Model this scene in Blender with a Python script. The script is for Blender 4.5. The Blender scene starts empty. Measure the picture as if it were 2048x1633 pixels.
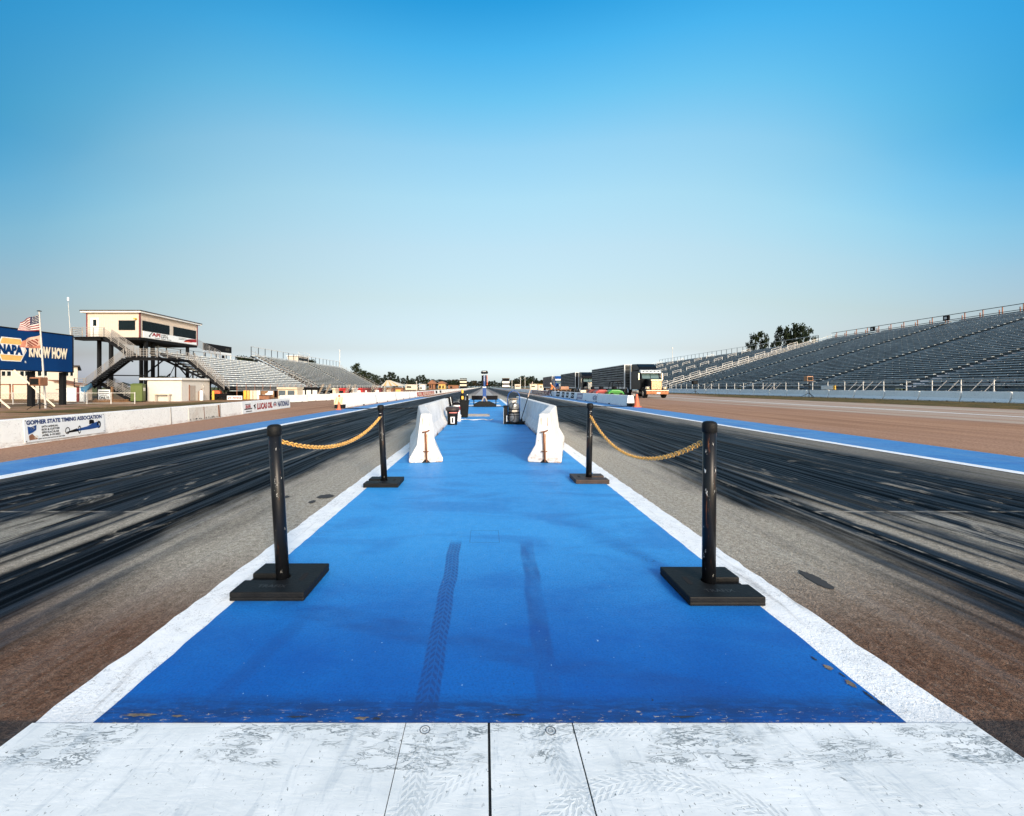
import bpy, math, random
from mathutils import Vector, Matrix
R = math.radians
# ------------------------------------------------------------------ camera, sky, sun, exposure
scn = bpy.context.scene
cam = bpy.data.cameras.new('camera'); camo = bpy.data.objects.new('camera', cam)
scn.collection.objects.link(camo); scn.camera = camo
EYE = 1.25; F = 850.0                       # eye height, focal length in photo pixels (photo 2048 wide)
camo.location = (0, 0, EYE); camo.rotation_euler = (R(90), 0, 0)
cam.sensor_width = 36; cam.lens = F / 2048 * 36
cam.shift_x = 56 / 2048; cam.shift_y = -42 / 2048
cam.clip_start = 0.05; cam.clip_end = 6000
SUN_EL, SUN_AZ = 22, 156                    # azimuth clockwise from +Y (ahead): behind the viewer, to the right
world = bpy.data.worlds.new('World'); scn.world = world; world.use_nodes = True
def build_world():
    nt = world.node_tree; nt.nodes.clear()
    N = nt.nodes.new; L = nt.links.new
    out = N('ShaderNodeOutputWorld'); bg = N('ShaderNodeBackground'); sky = N('ShaderNodeTexSky')
    sky.sky_type = 'NISHITA'; sky.sun_disc = False
    sky.sun_elevation = R(SUN_EL); sky.sun_rotation = R(SUN_AZ)
    sky.air_density = 1.0; sky.dust_density = 1.2; sky.ozone_density = 2.0
    tc = N('ShaderNodeTexCoord'); sp = N('ShaderNodeSeparateXYZ'); rp = N('ShaderNodeValToRGB')
    L(tc.outputs['Generated'], sp.inputs[0])
    def M(op, a, b):
        n = N('ShaderNodeMath'); n.operation = op
        for i, v in enumerate((a, b)):
            if hasattr(v, 'is_output'): L(v, n.inputs[i])
            else: n.inputs[i].default_value = v
        return n.outputs[0]
    fy = M('MINIMUM', M('MAXIMUM', M('MULTIPLY', sp.outputs['Y'], 1.5), 0.0), 1.0)
    x2 = M('MULTIPLY', M('MULTIPLY', sp.outputs['X'], sp.outputs['X']), M('SUBTRACT', 1.0, M('MULTIPLY', sp.outputs['X'], 0.0)))
    x2 = M('MULTIPLY', M('MULTIPLY', M('MULTIPLY', sp.outputs['X'], sp.outputs['X']), 1.95), M('MULTIPLY', x2, fy))
    L(M('ADD', sp.outputs['Z'], M('MULTIPLY', M('MULTIPLY', x2, M('MINIMUM', M('MAXIMUM', M('MULTIPLY', sp.outputs['Z'], 3.2), 0.0), 1.0)), 0.40)), rp.inputs[0])
    e = rp.color_ramp.elements
    e[0].position = 0.0; e[0].color = SKYRAMP[0][1]
    e[1].position = SKYRAMP[-1][0]; e[1].color = SKYRAMP[-1][1]
    for p, c in SKYRAMP[1:-1]:
        k = e.new(p); k.color = c
    mx = N('ShaderNodeMix'); mx.data_type = 'RGBA'; mx.blend_type = 'MULTIPLY'; mx.inputs[0].default_value = 1
    # sky beside and behind the viewer is made paler, added fill for shaded faces
    side_fill = N('ShaderNodeMix'); side_fill.data_type = 'RGBA'; side_fill.inputs[6].default_value = (1.12, 1.04, 0.92, 1)
    L(M('MINIMUM', M('MAXIMUM', M('MULTIPLY', sp.outputs['Y'], 2.4), 0.0), 1.0), side_fill.inputs[0]); L(rp.outputs[0], side_fill.inputs[7])
    L(sky.outputs[0], mx.inputs[6]); L(side_fill.outputs[2], mx.inputs[7])
    cb = N('ShaderNodeCombineColor'); my = N('ShaderNodeMix'); my.data_type = 'RGBA'; my.blend_type = 'MULTIPLY'; my.inputs[0].default_value = 1
    tilt = M('ADD', 1.0, M('MULTIPLY', M('MULTIPLY', sp.outputs['X'], fy), 0.42))
    for i, (k0, k1, kc) in enumerate(((0.30, 3.2, 1.5), (0.38, 1.7, 1.02), (0.12, 1.7, 0.80))):
        kk = M('MINIMUM', M('ADD', M('MULTIPLY', sp.outputs['Z'], k1), k0), kc)
        L(M('MULTIPLY', tilt, M('MAXIMUM', M('SUBTRACT', 1.0, M('MULTIPLY', x2, kk)), 0.04)), cb.inputs[i])
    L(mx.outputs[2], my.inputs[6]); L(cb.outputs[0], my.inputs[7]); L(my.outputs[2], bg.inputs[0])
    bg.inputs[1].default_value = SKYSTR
    L(bg.outputs[0], out.inputs[0])
SKYSTR = 0.15
SKYRAMP = [(0.0, (0.60, 0.70, 0.95, 1)), (0.035, (0.575, 0.60, 0.77, 1)), (0.087, (0.532, 0.463, 0.466, 1)), (0.201, (0.759, 0.625, 0.476, 1)), (0.307, (0.939, 0.825, 0.612, 1)), (0.402, (0.992, 1.02, 0.762, 1)), (0.487, (0.885, 1.109, 0.892, 1)), (0.559, (0.525, 1.119, 1.011, 1)), (0.621, (0.271, 1.042, 1.098, 1)), (0.671, (0.113, 0.88, 1.058, 1)), (0.74, (0.06, 0.70, 1.0, 1)), (0.86, (0.55, 0.95, 1.05, 1)), (0.97, (0.9, 1.05, 1.05, 1))]
build_world()
sl = bpy.data.lights.new('sun', 'SUN'); so = bpy.data.objects.new('sun', sl); scn.collection.objects.link(so)
sl.energy = 2.4; sl.angle = R(15); sl.color = (1.0, 0.84, 0.66)
sd = Vector((math.sin(R(SUN_AZ)) * math.cos(R(SUN_EL)), math.cos(R(SUN_AZ)) * math.cos(R(SUN_EL)), math.sin(R(SUN_EL))))
so.rotation_euler = sd.to_track_quat('Z', 'Y').to_euler(); so.location = (30, -30, 40)
scn.view_settings.view_transform = 'Standard'; scn.view_settings.look = 'None'
scn.view_settings.exposure = 1.0; scn.view_settings.gamma = 1.0
scn.render.engine = 'CYCLES'

C = scn.collection
# ------------------------------------------------------------------ node helper
class G:
    def tread(s, u, v, ku, kv):              # chevron blocks in rows, u across, v along
        au = s.math('ABSOLUTE', u)
        fr = s.math('FRACT', s.add(s.mul(v, kv), s.mul(au, ku * 0.9))); fc = s.math('FRACT', s.mul(au, ku))
        return s.mul(s.sm(s.math('ABSOLUTE', s.sub(fr, 0.5)), 0.24, 0.30, 1.0, 0.0), s.sm(s.math('ABSOLUTE', s.sub(fc, 0.5)), 0.36, 0.42, 1.0, 0.0))
    def __init__(s, name):
        s.m = bpy.data.materials.new(name); s.m.use_nodes = True
        s.nt = s.m.node_tree; s.b = s.nt.nodes['Principled BSDF']
        s.tc = s.nt.nodes.new('ShaderNodeTexCoord')
        s.co = s.tc.outputs['Object']; s._x = None
    def put(s, sock, v):
        if v is None: return
        if hasattr(v, 'is_output'): s.nt.links.new(v, sock)
        else:
            if isinstance(v, (tuple, list)) and len(v) == 3 and sock.type == 'RGBA': v = (*v, 1)
            sock.default_value = v
    def xyz(s):
        if s._x is None:
            n = s.nt.nodes.new('ShaderNodeSeparateXYZ'); s.nt.links.new(s.co, n.inputs[0]); s._x = n.outputs
        return s._x
    def math(s, op, a, b=None, c=None, clamp=False):
        n = s.nt.nodes.new('ShaderNodeMath'); n.operation = op; n.use_clamp = clamp
        s.put(n.inputs[0], a); s.put(n.inputs[1], b); s.put(n.inputs[2], c)
        return n.outputs[0]
    def add(s, a, b): return s.math('ADD', a, b)
    def sub(s, a, b): return s.math('SUBTRACT', a, b)
    def mul(s, a, b): return s.math('MULTIPLY', a, b)
    def mx(s, a, b): return s.math('MAXIMUM', a, b)
    def sm(s, v, lo, hi, a=0.0, b=1.0):
        n = s.nt.nodes.new('ShaderNodeMapRange'); n.interpolation_type = 'SMOOTHSTEP'
        s.put(n.inputs[0], v); s.put(n.inputs[1], lo); s.put(n.inputs[2], hi); s.put(n.inputs[3], a); s.put(n.inputs[4], b)
        return n.outputs[0]
    def band(s, v, c, w, soft):               # 1 within c +- w
        d = s.math('ABSOLUTE', s.sub(v, c)); return s.sm(d, w, w + soft, 1.0, 0.0)
    def noise(s, sc=(1, 1, 1), det=4, rough=0.55, dist=0.0, off=(0, 0, 0)):
        mp = s.nt.nodes.new('ShaderNodeMapping'); s.nt.links.new(s.co, mp.inputs[0])
        if not isinstance(sc, (tuple, list)): sc = (sc, sc, sc)
        mp.inputs['Scale'].default_value = sc; mp.inputs['Location'].default_value = off
        n = s.nt.nodes.new('ShaderNodeTexNoise'); s.nt.links.new(mp.outputs[0], n.inputs['Vector'])
        n.inputs['Scale'].default_value = 1; n.inputs['Detail'].default_value = det
        n.inputs['Roughness'].default_value = rough; n.inputs['Distortion'].default_value = dist
        return n.outputs[0]
    def voro(s, sc, feature='F1'):
        mp = s.nt.nodes.new('ShaderNodeMapping'); s.nt.links.new(s.co, mp.inputs[0]); mp.inputs['Scale'].default_value = sc
        n = s.nt.nodes.new('ShaderNodeTexVoronoi'); n.feature = feature; n.inputs['Scale'].default_value = 1
        s.nt.links.new(mp.outputs[0], n.inputs['Vector']); return n.outputs['Distance']
    def mix(s, f, a, b, mode='MIX'):
        n = s.nt.nodes.new('ShaderNodeMix'); n.data_type = 'RGBA'; n.blend_type = mode
        s.put(n.inputs[0], f); s.put(n.inputs[6], a); s.put(n.inputs[7], b); return n.outputs[2]
    def bump(s, h, dist=0.01, st=1.0):
        n = s.nt.nodes.new('ShaderNodeBump'); n.inputs['Distance'].default_value = dist; n.inputs['Strength'].default_value = st
        s.put(n.inputs['Height'], h); s.nt.links.new(n.outputs[0], s.b.inputs['Normal'])
    def fin(s, col, rough=0.6, spec=0.5, metal=0.0):
        s.put(s.b.inputs['Base Color'], col); s.put(s.b.inputs['Roughness'], rough)
        s.put(s.b.inputs['Specular IOR Level'], spec); s.put(s.b.inputs['Metallic'], metal); return s.m
MC = {}
SPLIT = {'drain_slot', 'handrail', 'leg', 'post', 'back_post', 'guard_post', 'crossbar_leg', 'brace', 'landing_gear', 'marker_lamp', 'band', 'paper', 'beam', 'exhaust_stack', 'drain_opening', 'joint', 'step', 'printed_line', 'head_bracket', 'lamp_housing', 'wheel', 'rust_streak', 'roof_rail', 'sign', 'bench_board', 'mirror_arm'}
def pm(name, col, rough=0.6, metal=0.0, var=0.12, vs=3.0, spec=0.4, grime=0.0, gcol=(0.12, 0.08, 0.05), bump=0.0, bs=60.0):
    if name in MC: return MC[name]
    g = G(name)
    n = g.noise((vs, vs, vs), 5)
    k = g.sm(n, 0.25, 0.75, 1 - var, 1 + var * 0.6)
    c = g.mix(1.0, col, (1, 1, 1), 'MULTIPLY')
    vm = g.nt.nodes.new('ShaderNodeVectorMath'); vm.operation = 'SCALE'; g.nt.links.new(c, vm.inputs[0]); g.nt.links.new(k, vm.inputs['Scale'])
    c = vm.outputs[0]
    if grime:
        d = g.sm(g.noise((vs * 2.3, vs * 2.3, vs * 1.1), 7, 0.7, 0, (5, 3, 1)), 0.55, 0.72, 0.0, grime)
        c = g.mix(d, c, gcol)
    if bump: g.bump(g.noise((bs, bs, bs), 3), 0.01, bump)
    MC[name] = g.fin(c, rough, spec, metal); return MC[name]

# ------------------------------------------------------------------ mesh helper
class MB:
    def __init__(s): s.v = []; s.f = []; s.mi = []; s.ck = []
    def add(s, vs, fs, m=0):
        o = len(s.v); s.ck.append((o, len(s.f))); s.v += [tuple(v) for v in vs]
        for f in fs: s.f.append([i + o for i in f]); s.mi.append(m)
        return s
    def box(s, x0, x1, y0, y1, z0, z1, m=0):
        return s.add([(x0, y0, z0), (x1, y0, z0), (x1, y1, z0), (x0, y1, z0), (x0, y0, z1), (x1, y0, z1), (x1, y1, z1), (x0, y1, z1)],
                     [(0, 3, 2, 1), (4, 5, 6, 7), (0, 1, 5, 4), (1, 2, 6, 5), (2, 3, 7, 6), (3, 0, 4, 7)], m)
    def bar(s, a, b, w, h=None, m=0, up=(0, 0, 1)):   # rectangular bar between two points
        a = Vector(a); b = Vector(b); h = h or w; d = (b - a).normalized(); u = Vector(up)
        if abs(d.dot(u)) > 0.98: u = Vector((0, 1, 0))
        sd_ = d.cross(u).normalized(); u2 = sd_.cross(d)
        vs = [p + sd_ * (w / 2 * i) + u2 * (h / 2 * j) for p in (a, b) for i, j in ((-1, -1), (1, -1), (1, 1), (-1, 1))]
        return s.add(vs, [(0, 1, 2, 3), (7, 6, 5, 4), (0, 4, 5, 1), (1, 5, 6, 2), (2, 6, 7, 3), (3, 7, 4, 0)], m)
    def tube(s, pts, r, n=8, m=0, caps=True, closed=False):
        pts = [Vector(p) for p in pts]; rs = r if isinstance(r, (list, tuple)) else [r] * len(pts)
        rings = []; prev = None; K = len(pts)
        for i, p in enumerate(pts):
            if closed: d = pts[(i + 1) % K] - pts[i - 1]
            else: d = pts[min(i + 1, K - 1)] - pts[max(i - 1, 0)]
            d.normalize()
            if prev is None:
                u = Vector((0, 0, 1)) if abs(d.z) < 0.9 else Vector((1, 0, 0))
                a = d.cross(u).normalized()
            else: a = (prev - d * prev.dot(d)).normalized()
            prev = a; b = d.cross(a)
            rings.append([p + (a * math.cos(2 * math.pi * k / n) + b * math.sin(2 * math.pi * k / n)) * rs[i] for k in range(n)])
        vs = [v for rg in rings for v in rg]; fs = []
        for i in range(K - 1 + (1 if closed else 0)):
            j = (i + 1) % K
            for k in range(n): fs.append((i * n + k, i * n + (k + 1) % n, j * n + (k + 1) % n, j * n + k))
        if caps and not closed: fs.append(tuple(range(n))[::-1]); fs.append(tuple((K - 1) * n + k for k in range(n)))
        return s.add(vs, fs, m)
    def lathe(s, prof, c=(0, 0, 0), n=20, m=0, axis='z'):
        vs = []; fs = []
        for r, z in prof:
            for k in range(n):
                a = 2 * math.pi * k / n; p = (r * math.cos(a), r * math.sin(a), z)
                if axis == 'x': p = (z, p[0], p[1])
                if axis == 'y': p = (p[0], z, p[1])
                vs.append((c[0] + p[0], c[1] + p[1], c[2] + p[2]))
        for i in range(len(prof) - 1):
            for k in range(n): fs.append((i * n + k, i * n + (k + 1) % n, (i + 1) * n + (k + 1) % n, (i + 1) * n + k))
        fs.append(tuple(range(n))[::-1]); fs.append(tuple((len(prof) - 1) * n + k for k in range(n)))
        return s.add(vs, fs, m)
    def prism(s, prof, a, b, axis='y', m=0):          # profile in the two other axes, extruded a..b
        n = len(prof); vs = []
        for t in (a, b):
            for p, q in prof:
                vs.append({'y': (p, t, q), 'x': (t, p, q), 'z': (p, q, t)}[axis])
        fs = [tuple(range(n)), tuple(range(2 * n - 1, n - 1, -1))] + [(i, n + i, n + (i + 1) % n, (i + 1) % n) for i in range(n)]
        return s.add(vs, fs, m)
    def quad(s, *p, m=0): return s.add(p, [tuple(range(len(p)))], m)
    def build(s, name, mats, parent=None, smooth=False, bevel=0, origin=None, seg=2):
        if name in SPLIT and len(s.ck) > 1 and parent is not None:
            for k, (v0, f0) in enumerate(s.ck):
                v1, f1 = s.ck[k + 1] if k + 1 < len(s.ck) else (len(s.v), len(s.f))
                p = MB(); p.v = s.v[v0:v1]; p.f = [[i - v0 for i in f] for f in s.f[f0:f1]]; p.mi = s.mi[f0:f1]; p.ck = [(0, 0)]
                o = p.build(name, mats, parent, smooth, bevel, origin, seg)
            return o
        me = bpy.data.meshes.new(name); off = Vector(origin) if origin else Vector((0, 0, 0))
        if parent is not None and origin is None:
            q = parent
            while q.parent: q = q.parent
            off = Vector(q.location)
        me.from_pydata([tuple(Vector(v) - off) for v in s.v], [], s.f)
        mats = mats if isinstance(mats, (list, tuple)) else [mats]
        for mt in mats: me.materials.append(mt)
        me.polygons.foreach_set('material_index', s.mi)
        if smooth: me.polygons.foreach_set('use_smooth', [True] * len(me.polygons))
        import bmesh
        bm = bmesh.new(); bm.from_mesh(me); bmesh.ops.recalc_face_normals(bm, faces=bm.faces); bm.to_mesh(me); bm.free()
        me.update()
        o = bpy.data.objects.new(name, me); C.objects.link(o)
        if parent is not None: o.parent = parent
        elif origin: o.location = origin
        if bevel:
            md = o.modifiers.new('bevel', 'BEVEL'); md.width = bevel; md.segments = seg; md.limit_method = 'ANGLE'; md.angle_limit = R(40)
        if smooth:
            try:
                md = me.shade_smooth() if False else None
            except Exception: pass
        return o
def tag(o, label=None, cat=None, group=None, kind=None):
    if label: o['label'] = label
    if cat: o['category'] = cat
    if group: o['group'] = group
    if kind: o['kind'] = kind
    return o
def thing(name, label, cat, loc=(0, 0, 0), rotz=0, group=None):
    o = bpy.data.objects.new(name, None); C.objects.link(o); o.location = loc; o.rotation_euler = (0, 0, rotz)
    o.empty_display_size = 0.2
    return tag(o, label, cat, group)
def dup(root, loc=None, rotz=None, label=None, scale=None, group=None):
    r = root.copy(); C.objects.link(r)
    if loc is not None: r.location = loc
    if rotz is not None: r.rotation_euler = (0, 0, rotz)
    if scale is not None: r.scale = scale if isinstance(scale, (tuple, list)) else (scale,) * 3
    if label: r['label'] = label
    if group: r['group'] = group
    for ch in list(root.children):
        c = ch.copy(); C.objects.link(c); c.parent = r
        for gch in list(ch.children):
            d = gch.copy(); C.objects.link(d); d.parent = c
    return r
def W(px, py, Y): return Vector(((px - 968) / F * Y, Y, EYE - (py - 774.5) / F * Y))
def text(s, name, parent, o, u, v, w, h, mat, bold=0.0, depth=0.006, shear=0.0):
    cu = bpy.data.curves.new('lettering', 'FONT'); cu.body = s; cu.size = 1; cu.offset = bold; cu.extrude = 0; cu.shear = shear
    cu.resolution_u = 3
    ob = bpy.data.objects.new('lettering', cu); C.objects.link(ob)
    dg = bpy.context.evaluated_depsgraph_get(); dg.update()
    me = bpy.data.meshes.new_from_object(ob.evaluated_get(dg)); bpy.data.objects.remove(ob)
    xs = [q.co.x for q in me.vertices]; ys = [q.co.y for q in me.vertices]
    x0, x1, y0, y1 = min(xs), max(xs), min(ys), max(ys)
    o = Vector(o); u = Vector(u).normalized(); v = Vector(v).normalized(); nrm = u.cross(v)
    q = parent
    while q.parent: q = q.parent
    off = Vector(q.location)
    for t in me.vertices:
        t.co = o + u * ((t.co.x - x0) / (x1 - x0) * w) + v * ((t.co.y - y0) / (y1 - y0) * h) + nrm * depth - off
    me.materials.append(mat); ob = bpy.data.objects.new(name, me); C.objects.link(ob); ob.parent = parent
    return ob
def smoothstep(t): t = max(0, min(1, t)); return t * t * (3 - 2 * t)
def gz(x, y): return -0.6 * smoothstep((-x - 13) / 12)

# ------------------------------------------------------------------ setting: ground, lanes, paint
def m_ground():
    g = G('brown_tarmac'); x, y, z = g.xyz()
    st = g.noise((1.6, 0.10, 1), 6, 0.6); fine = g.noise((22, 22, 1), 6, 0.8); big = g.noise((0.12, 0.05, 1), 4)
    c = g.mix(g.sm(st, 0.3, 0.7), (0.30, 0.165, 0.10), (0.47, 0.28, 0.175))
    c = g.mix(g.sm(big, 0.4, 0.65), c, (0.40, 0.245, 0.17))
    c = g.mix(g.sm(fine, 0.34, 0.58, 0.15, 1.0), (0.13, 0.075, 0.05), c)
    c = g.mix(g.sm(g.noise((9, 0.35, 1), 5, 0.7, 0.4), 0.62, 0.70, 0, 0.6), c, (0.07, 0.05, 0.04))
    # worn grass beyond the left wall
    gr = g.mul(g.sm(x, -14.0, -17.0), g.sm(g.noise((0.35, 1.0, 1), 5), 0.42, 0.58))
    gc = g.mix(g.sm(g.noise((3, 7, 1), 5), 0.4, 0.6), (0.085, 0.09, 0.03), (0.26, 0.15, 0.06))
    c = g.mix(g.mul(gr, 0.85), c, gc)
    far = g.mul(g.sm(g.math('ABSOLUTE', x), 60, 110), 1.0); far = g.mx(far, g.sm(y, 320, 420))
    c = g.mix(far, c, g.mix(g.sm(g.noise((0.05, 0.05, 1), 5), 0.35, 0.65), (0.05, 0.075, 0.025), (0.12, 0.11, 0.05)))
    g.bump(g.noise((70, 70, 1), 4, 0.7), 0.012, 0.5)
    return g.fin(c, 0.95, 0.08)
def sheet(name, x0, x1, y0, y1, z, mat, nx=1, ny=1, zf=None):
    b = MB(); vs = []; fs = []
    for j in range(ny + 1):
        for i in range(nx + 1):
            X = x0 + (x1 - x0) * i / nx; Y = y0 + (y1 - y0) * j / ny
            vs.append((X, Y, z + (zf(X, Y) if zf else 0)))
    for j in range(ny):
        for i in range(nx): a = j * (nx + 1) + i; fs.append((a, a + 1, a + nx + 2, a + nx + 1))
    o = b.add(vs, fs).build(name, mat); o['kind'] = 'structure'; return o
gm = m_ground()
b = MB(); xs = [-1800, -200, -80, -40] + [-26 + i for i in range(15)] + [-8, 20, 60, 200, 1800]
ys = [-60, 0, 60, 400, 3500]
vs = [(x, y, gz(x, y)) for y in ys for x in xs]; n = len(xs)
b.add(vs, [(j * n + i, j * n + i + 1, (j + 1) * n + i + 1, (j + 1) * n + i) for j in range(len(ys) - 1) for i in range(n - 1)])
b.build('ground', gm)['kind'] = 'structure'

def m_lane():
    g = G('rubbered_lane'); x, y, z = g.xyz(); ax = g.math('ABSOLUTE', g.sub(x, 0.12))
    s1 = g.noise((2.6, 0.045, 1), 7, 0.62, 0.15); s2 = g.noise((11, 0.16, 1), 6, 0.65, 0.1, (4, 2, 0)); s3 = g.noise((38, 0.5, 1), 4, 0.6)
    wob = g.mul(g.sub(g.noise((1.5, 0.35, 1), 5, 0.6), 0.5), 1.6)
    edge = g.add(ax, wob)
    rub = g.sm(edge, 2.2, 2.9)
    outer = g.sm(edge, 6.1, 7.3, 1.0, 0.55)
    rub = g.mul(rub, outer)
    stv = g.add(g.mul(s1, 0.55), g.add(g.mul(s2, 0.33), g.mul(s3, 0.14)))
    k = g.sm(stv, 0.36, 0.48, 0.84, 1.0)
    # single tyre streaks on the bare inner margin
    thin = g.mul(g.sm(s2, 0.56, 0.68), g.sm(ax, 1.9, 2.8, 0.15, 0.8))
    amt = g.mx(g.mul(rub, k), thin)
    # bare concrete of the start pads (nearer than the cross joint)
    pad = g.sm(y, 4.3, 4.0)
    bare = g.mul(g.band(edge, 4.15, 0.16, 0.40), g.mul(pad, g.sm(g.noise((5, 0.5, 1), 6, 0.7, 0.3), 0.42, 0.56)))
    amt = g.mul(amt, g.sub(1.0, g.mul(bare, 0.95)))
    strk = g.mul(g.band(g.add(ax, g.mul(y, 0.02)), 3.48, 0.03, 0.10), g.mul(g.sm(y, 5.2, 4.0), 0.8))
    amt = g.mul(amt, g.sub(1.0, strk))
    ls = g.mul(g.sm(g.noise((3.4, 0.05, 1), 5, 0.6, 0, (7, 3, 0)), 0.60, 0.68), g.sm(g.noise((8, 0.8, 1), 5, 0.7, 0, (2, 9, 0)), 0.40, 0.62))
    amt = g.mul(amt, g.sub(1.0, g.mul(ls, 0.55)))
    for xc, ya, w_ in ((3.6, 7.0, 0.018), (2.62, 4.6, 0.02)):
        l_ = g.mul(g.band(g.add(ax, g.mul(g.sub(g.noise((0, 0.5, 1), 2), 0.5), 0.08)), xc, w_, 0.05), g.mul(g.sm(y, ya, ya * 0.7), 0.55)); amt = g.mul(amt, g.sub(1.0, l_))
    sc = g.mul(g.sm(g.noise((2.4, 0.9, 1), 6, 0.72, 0.9, (11, 4, 0)), 0.56, 0.66), g.mul(g.sm(y, 9.0, 4.5), g.sm(ax, 2.6, 3.4))); amt = g.mul(amt, g.sub(1.0, g.mul(sc, 0.6)))
    grain = g.noise((120, 95, 1), 4, 0.75); grain2 = g.noise((28, 20, 1), 5, 0.7)
    asp = g.mix(g.sm(grain2, 0.3, 0.7), (0.37, 0.345, 0.285), (0.62, 0.58, 0.49))
    brown = g.sm(g.add(y, g.mul(wob, 0.8)), 3.3, 1.9)
    asp = g.mix(brown, asp, g.mix(g.sm(grain2, 0.3, 0.7), (0.12, 0.062, 0.040), (0.24, 0.145, 0.10)))
    asp = g.mix(g.mul(bare, 0.7), asp, (0.34, 0.34, 0.30))
    asp = g.mix(g.sm(y, 40, 90, 0, 0.7), asp, (0.16, 0.15, 0.17))
    asp = g.mix(g.sm(grain, 0.36, 0.58, 0.6, 0.0), asp, (0.045, 0.036, 0.03)); asp = g.mix(g.sm(g.noise((42, 30, 1), 5, 0.75, 0.6, (3, 3, 0)), 0.50, 0.62, 0.0, 0.35), asp, (0.06, 0.05, 0.04)); asp = g.mix(g.sm(g.noise((50, 34, 1), 4, 0.7, 0.4, (8, 1, 0)), 0.58, 0.66, 0.0, 0.22), asp, (0.46, 0.42, 0.35))
    rc = g.mix(g.sm(s2, 0.40, 0.7), (0.0015, 0.003, 0.005), (0.012, 0.018, 0.030))
    rc = g.mix(g.sm(y, 15, 60, 0, 0.75), rc, (0.012, 0.010, 0.017))
    c = g.mix(amt, asp, rc)
    start = g.sm(y, 1.60, 1.58); c = g.mix(g.mul(start, 0.75), c, (0.035, 0.04, 0.045))
    # joints
    j1 = g.mul(g.band(y, 4.25, 0.010, 0.02), g.sm(ax, 3.15, 3.25))
    j2 = g.mul(g.band(ax, 3.19, 0.006, 0.012), g.sm(y, 4.25, 4.24))
    lt = g.mul(g.mx(j1, j2), g.sm(g.noise((6, 6, 1), 4), 0.42, 0.62, 0.03, 0.65))
    c = g.mix(lt, c, (0.36, 0.33, 0.28))
    h = g.mul(g.noise((75, 60, 1), 4, 0.7), g.sub(1.0, g.mul(amt, 0.7)))
    g.bump(h, 0.02, 1.0)
    rr = g.sm(amt, 0, 1, 0.95, 0.62)
    return g.fin(c, rr, g.mul(g.sm(amt, 0, 1, 0.15, 0.07), g.sm(s2, 0.42, 0.66, 0.1, 3.5)))
lane = m_lane()
sheet('drag_strip', -6.5, 7.63, -6, 1500, 0.004, lane)
def m_white(name='white_line_paint', base=(0.88, 0.90, 0.90), chips=0.5):
    g = G(name); x, y, z = g.xyz()
    n = g.noise((9, 9, 1), 6, 0.65); ch = g.noise((75, 70, 1), 4, 0.6, 0.6); msk = g.noise((2.2, 2.8, 1), 3)
    c = g.mix(g.sm(n, 0.3, 0.75), (0.74, 0.78, 0.80), base)
    spot = g.mul(g.sm(ch, 0.635, 0.66), g.sm(msk, 0.46, 0.56, 0.15, 1.0))
    c = g.mix(g.mul(spot, chips), c, (0.10, 0.11, 0.11))
    c = g.mix(g.sm(y, 1.70, 1.60, 0, 0.18), c, (0.3, 0.33, 0.34))
    sk = g.mul(g.sm(g.noise((14, 0.6, 1), 5, 0.6), 0.6, 0.7), 0.22); c = g.mix(sk, c, (0.25, 0.25, 0.25))
    sm = g.mul(g.sm(g.noise((5, 0.9, 1), 6, 0.7, 0.5, (6, 2, 0)), 0.56, 0.70), 0.45); c = g.mix(sm, c, (0.20, 0.20, 0.19))
    cr = g.band(g.noise((11, 16, 1), 5, 0.65, 0.8, (1, 5, 0)), 0.5, 0.004, 0.005); c = g.mix(g.mul(cr, g.sm(msk, 0.42, 0.5, 0.0, 0.6)), c, (0.12, 0.13, 0.13))
    g.bump(ch, 0.006, 0.6)
    return g.fin(c, 0.6, 0.3)
wl = m_white()
def wavy(name, xl, xr, y0, y1, z, mat, amp=0.006, steps=180, near=16):
    b = MB(); ys_ = [y0 + (near - y0) * i / steps for i in range(steps + 1)] + [y1]; vs = []; rnd = random.Random(name + str(xl))
    for y in ys_:
        vs += [(xl + rnd.uniform(-amp, amp), y, z), (xr + rnd.uniform(-amp, amp), y, z)]
    fs = [(2 * i, 2 * i + 1, 2 * i + 3, 2 * i + 2) for i in range(len(ys_) - 1)]
    o = b.add(vs, fs).build(name, mat); o['kind'] = 'structure'; return o
wavy('painted_line', -1.665, -1.425, 1.57, 45, 0.010, wl, 0.009)
wavy('painted_line', 1.545, 1.80, 1.57, 45, 0.010, wl, 0.009)
sheet('painted_line', -6.76, -6.5, -6, 900, 0.012, wl)
sheet('painted_line', 7.63, 7.85, -6, 900, 0.012, wl)
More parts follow.
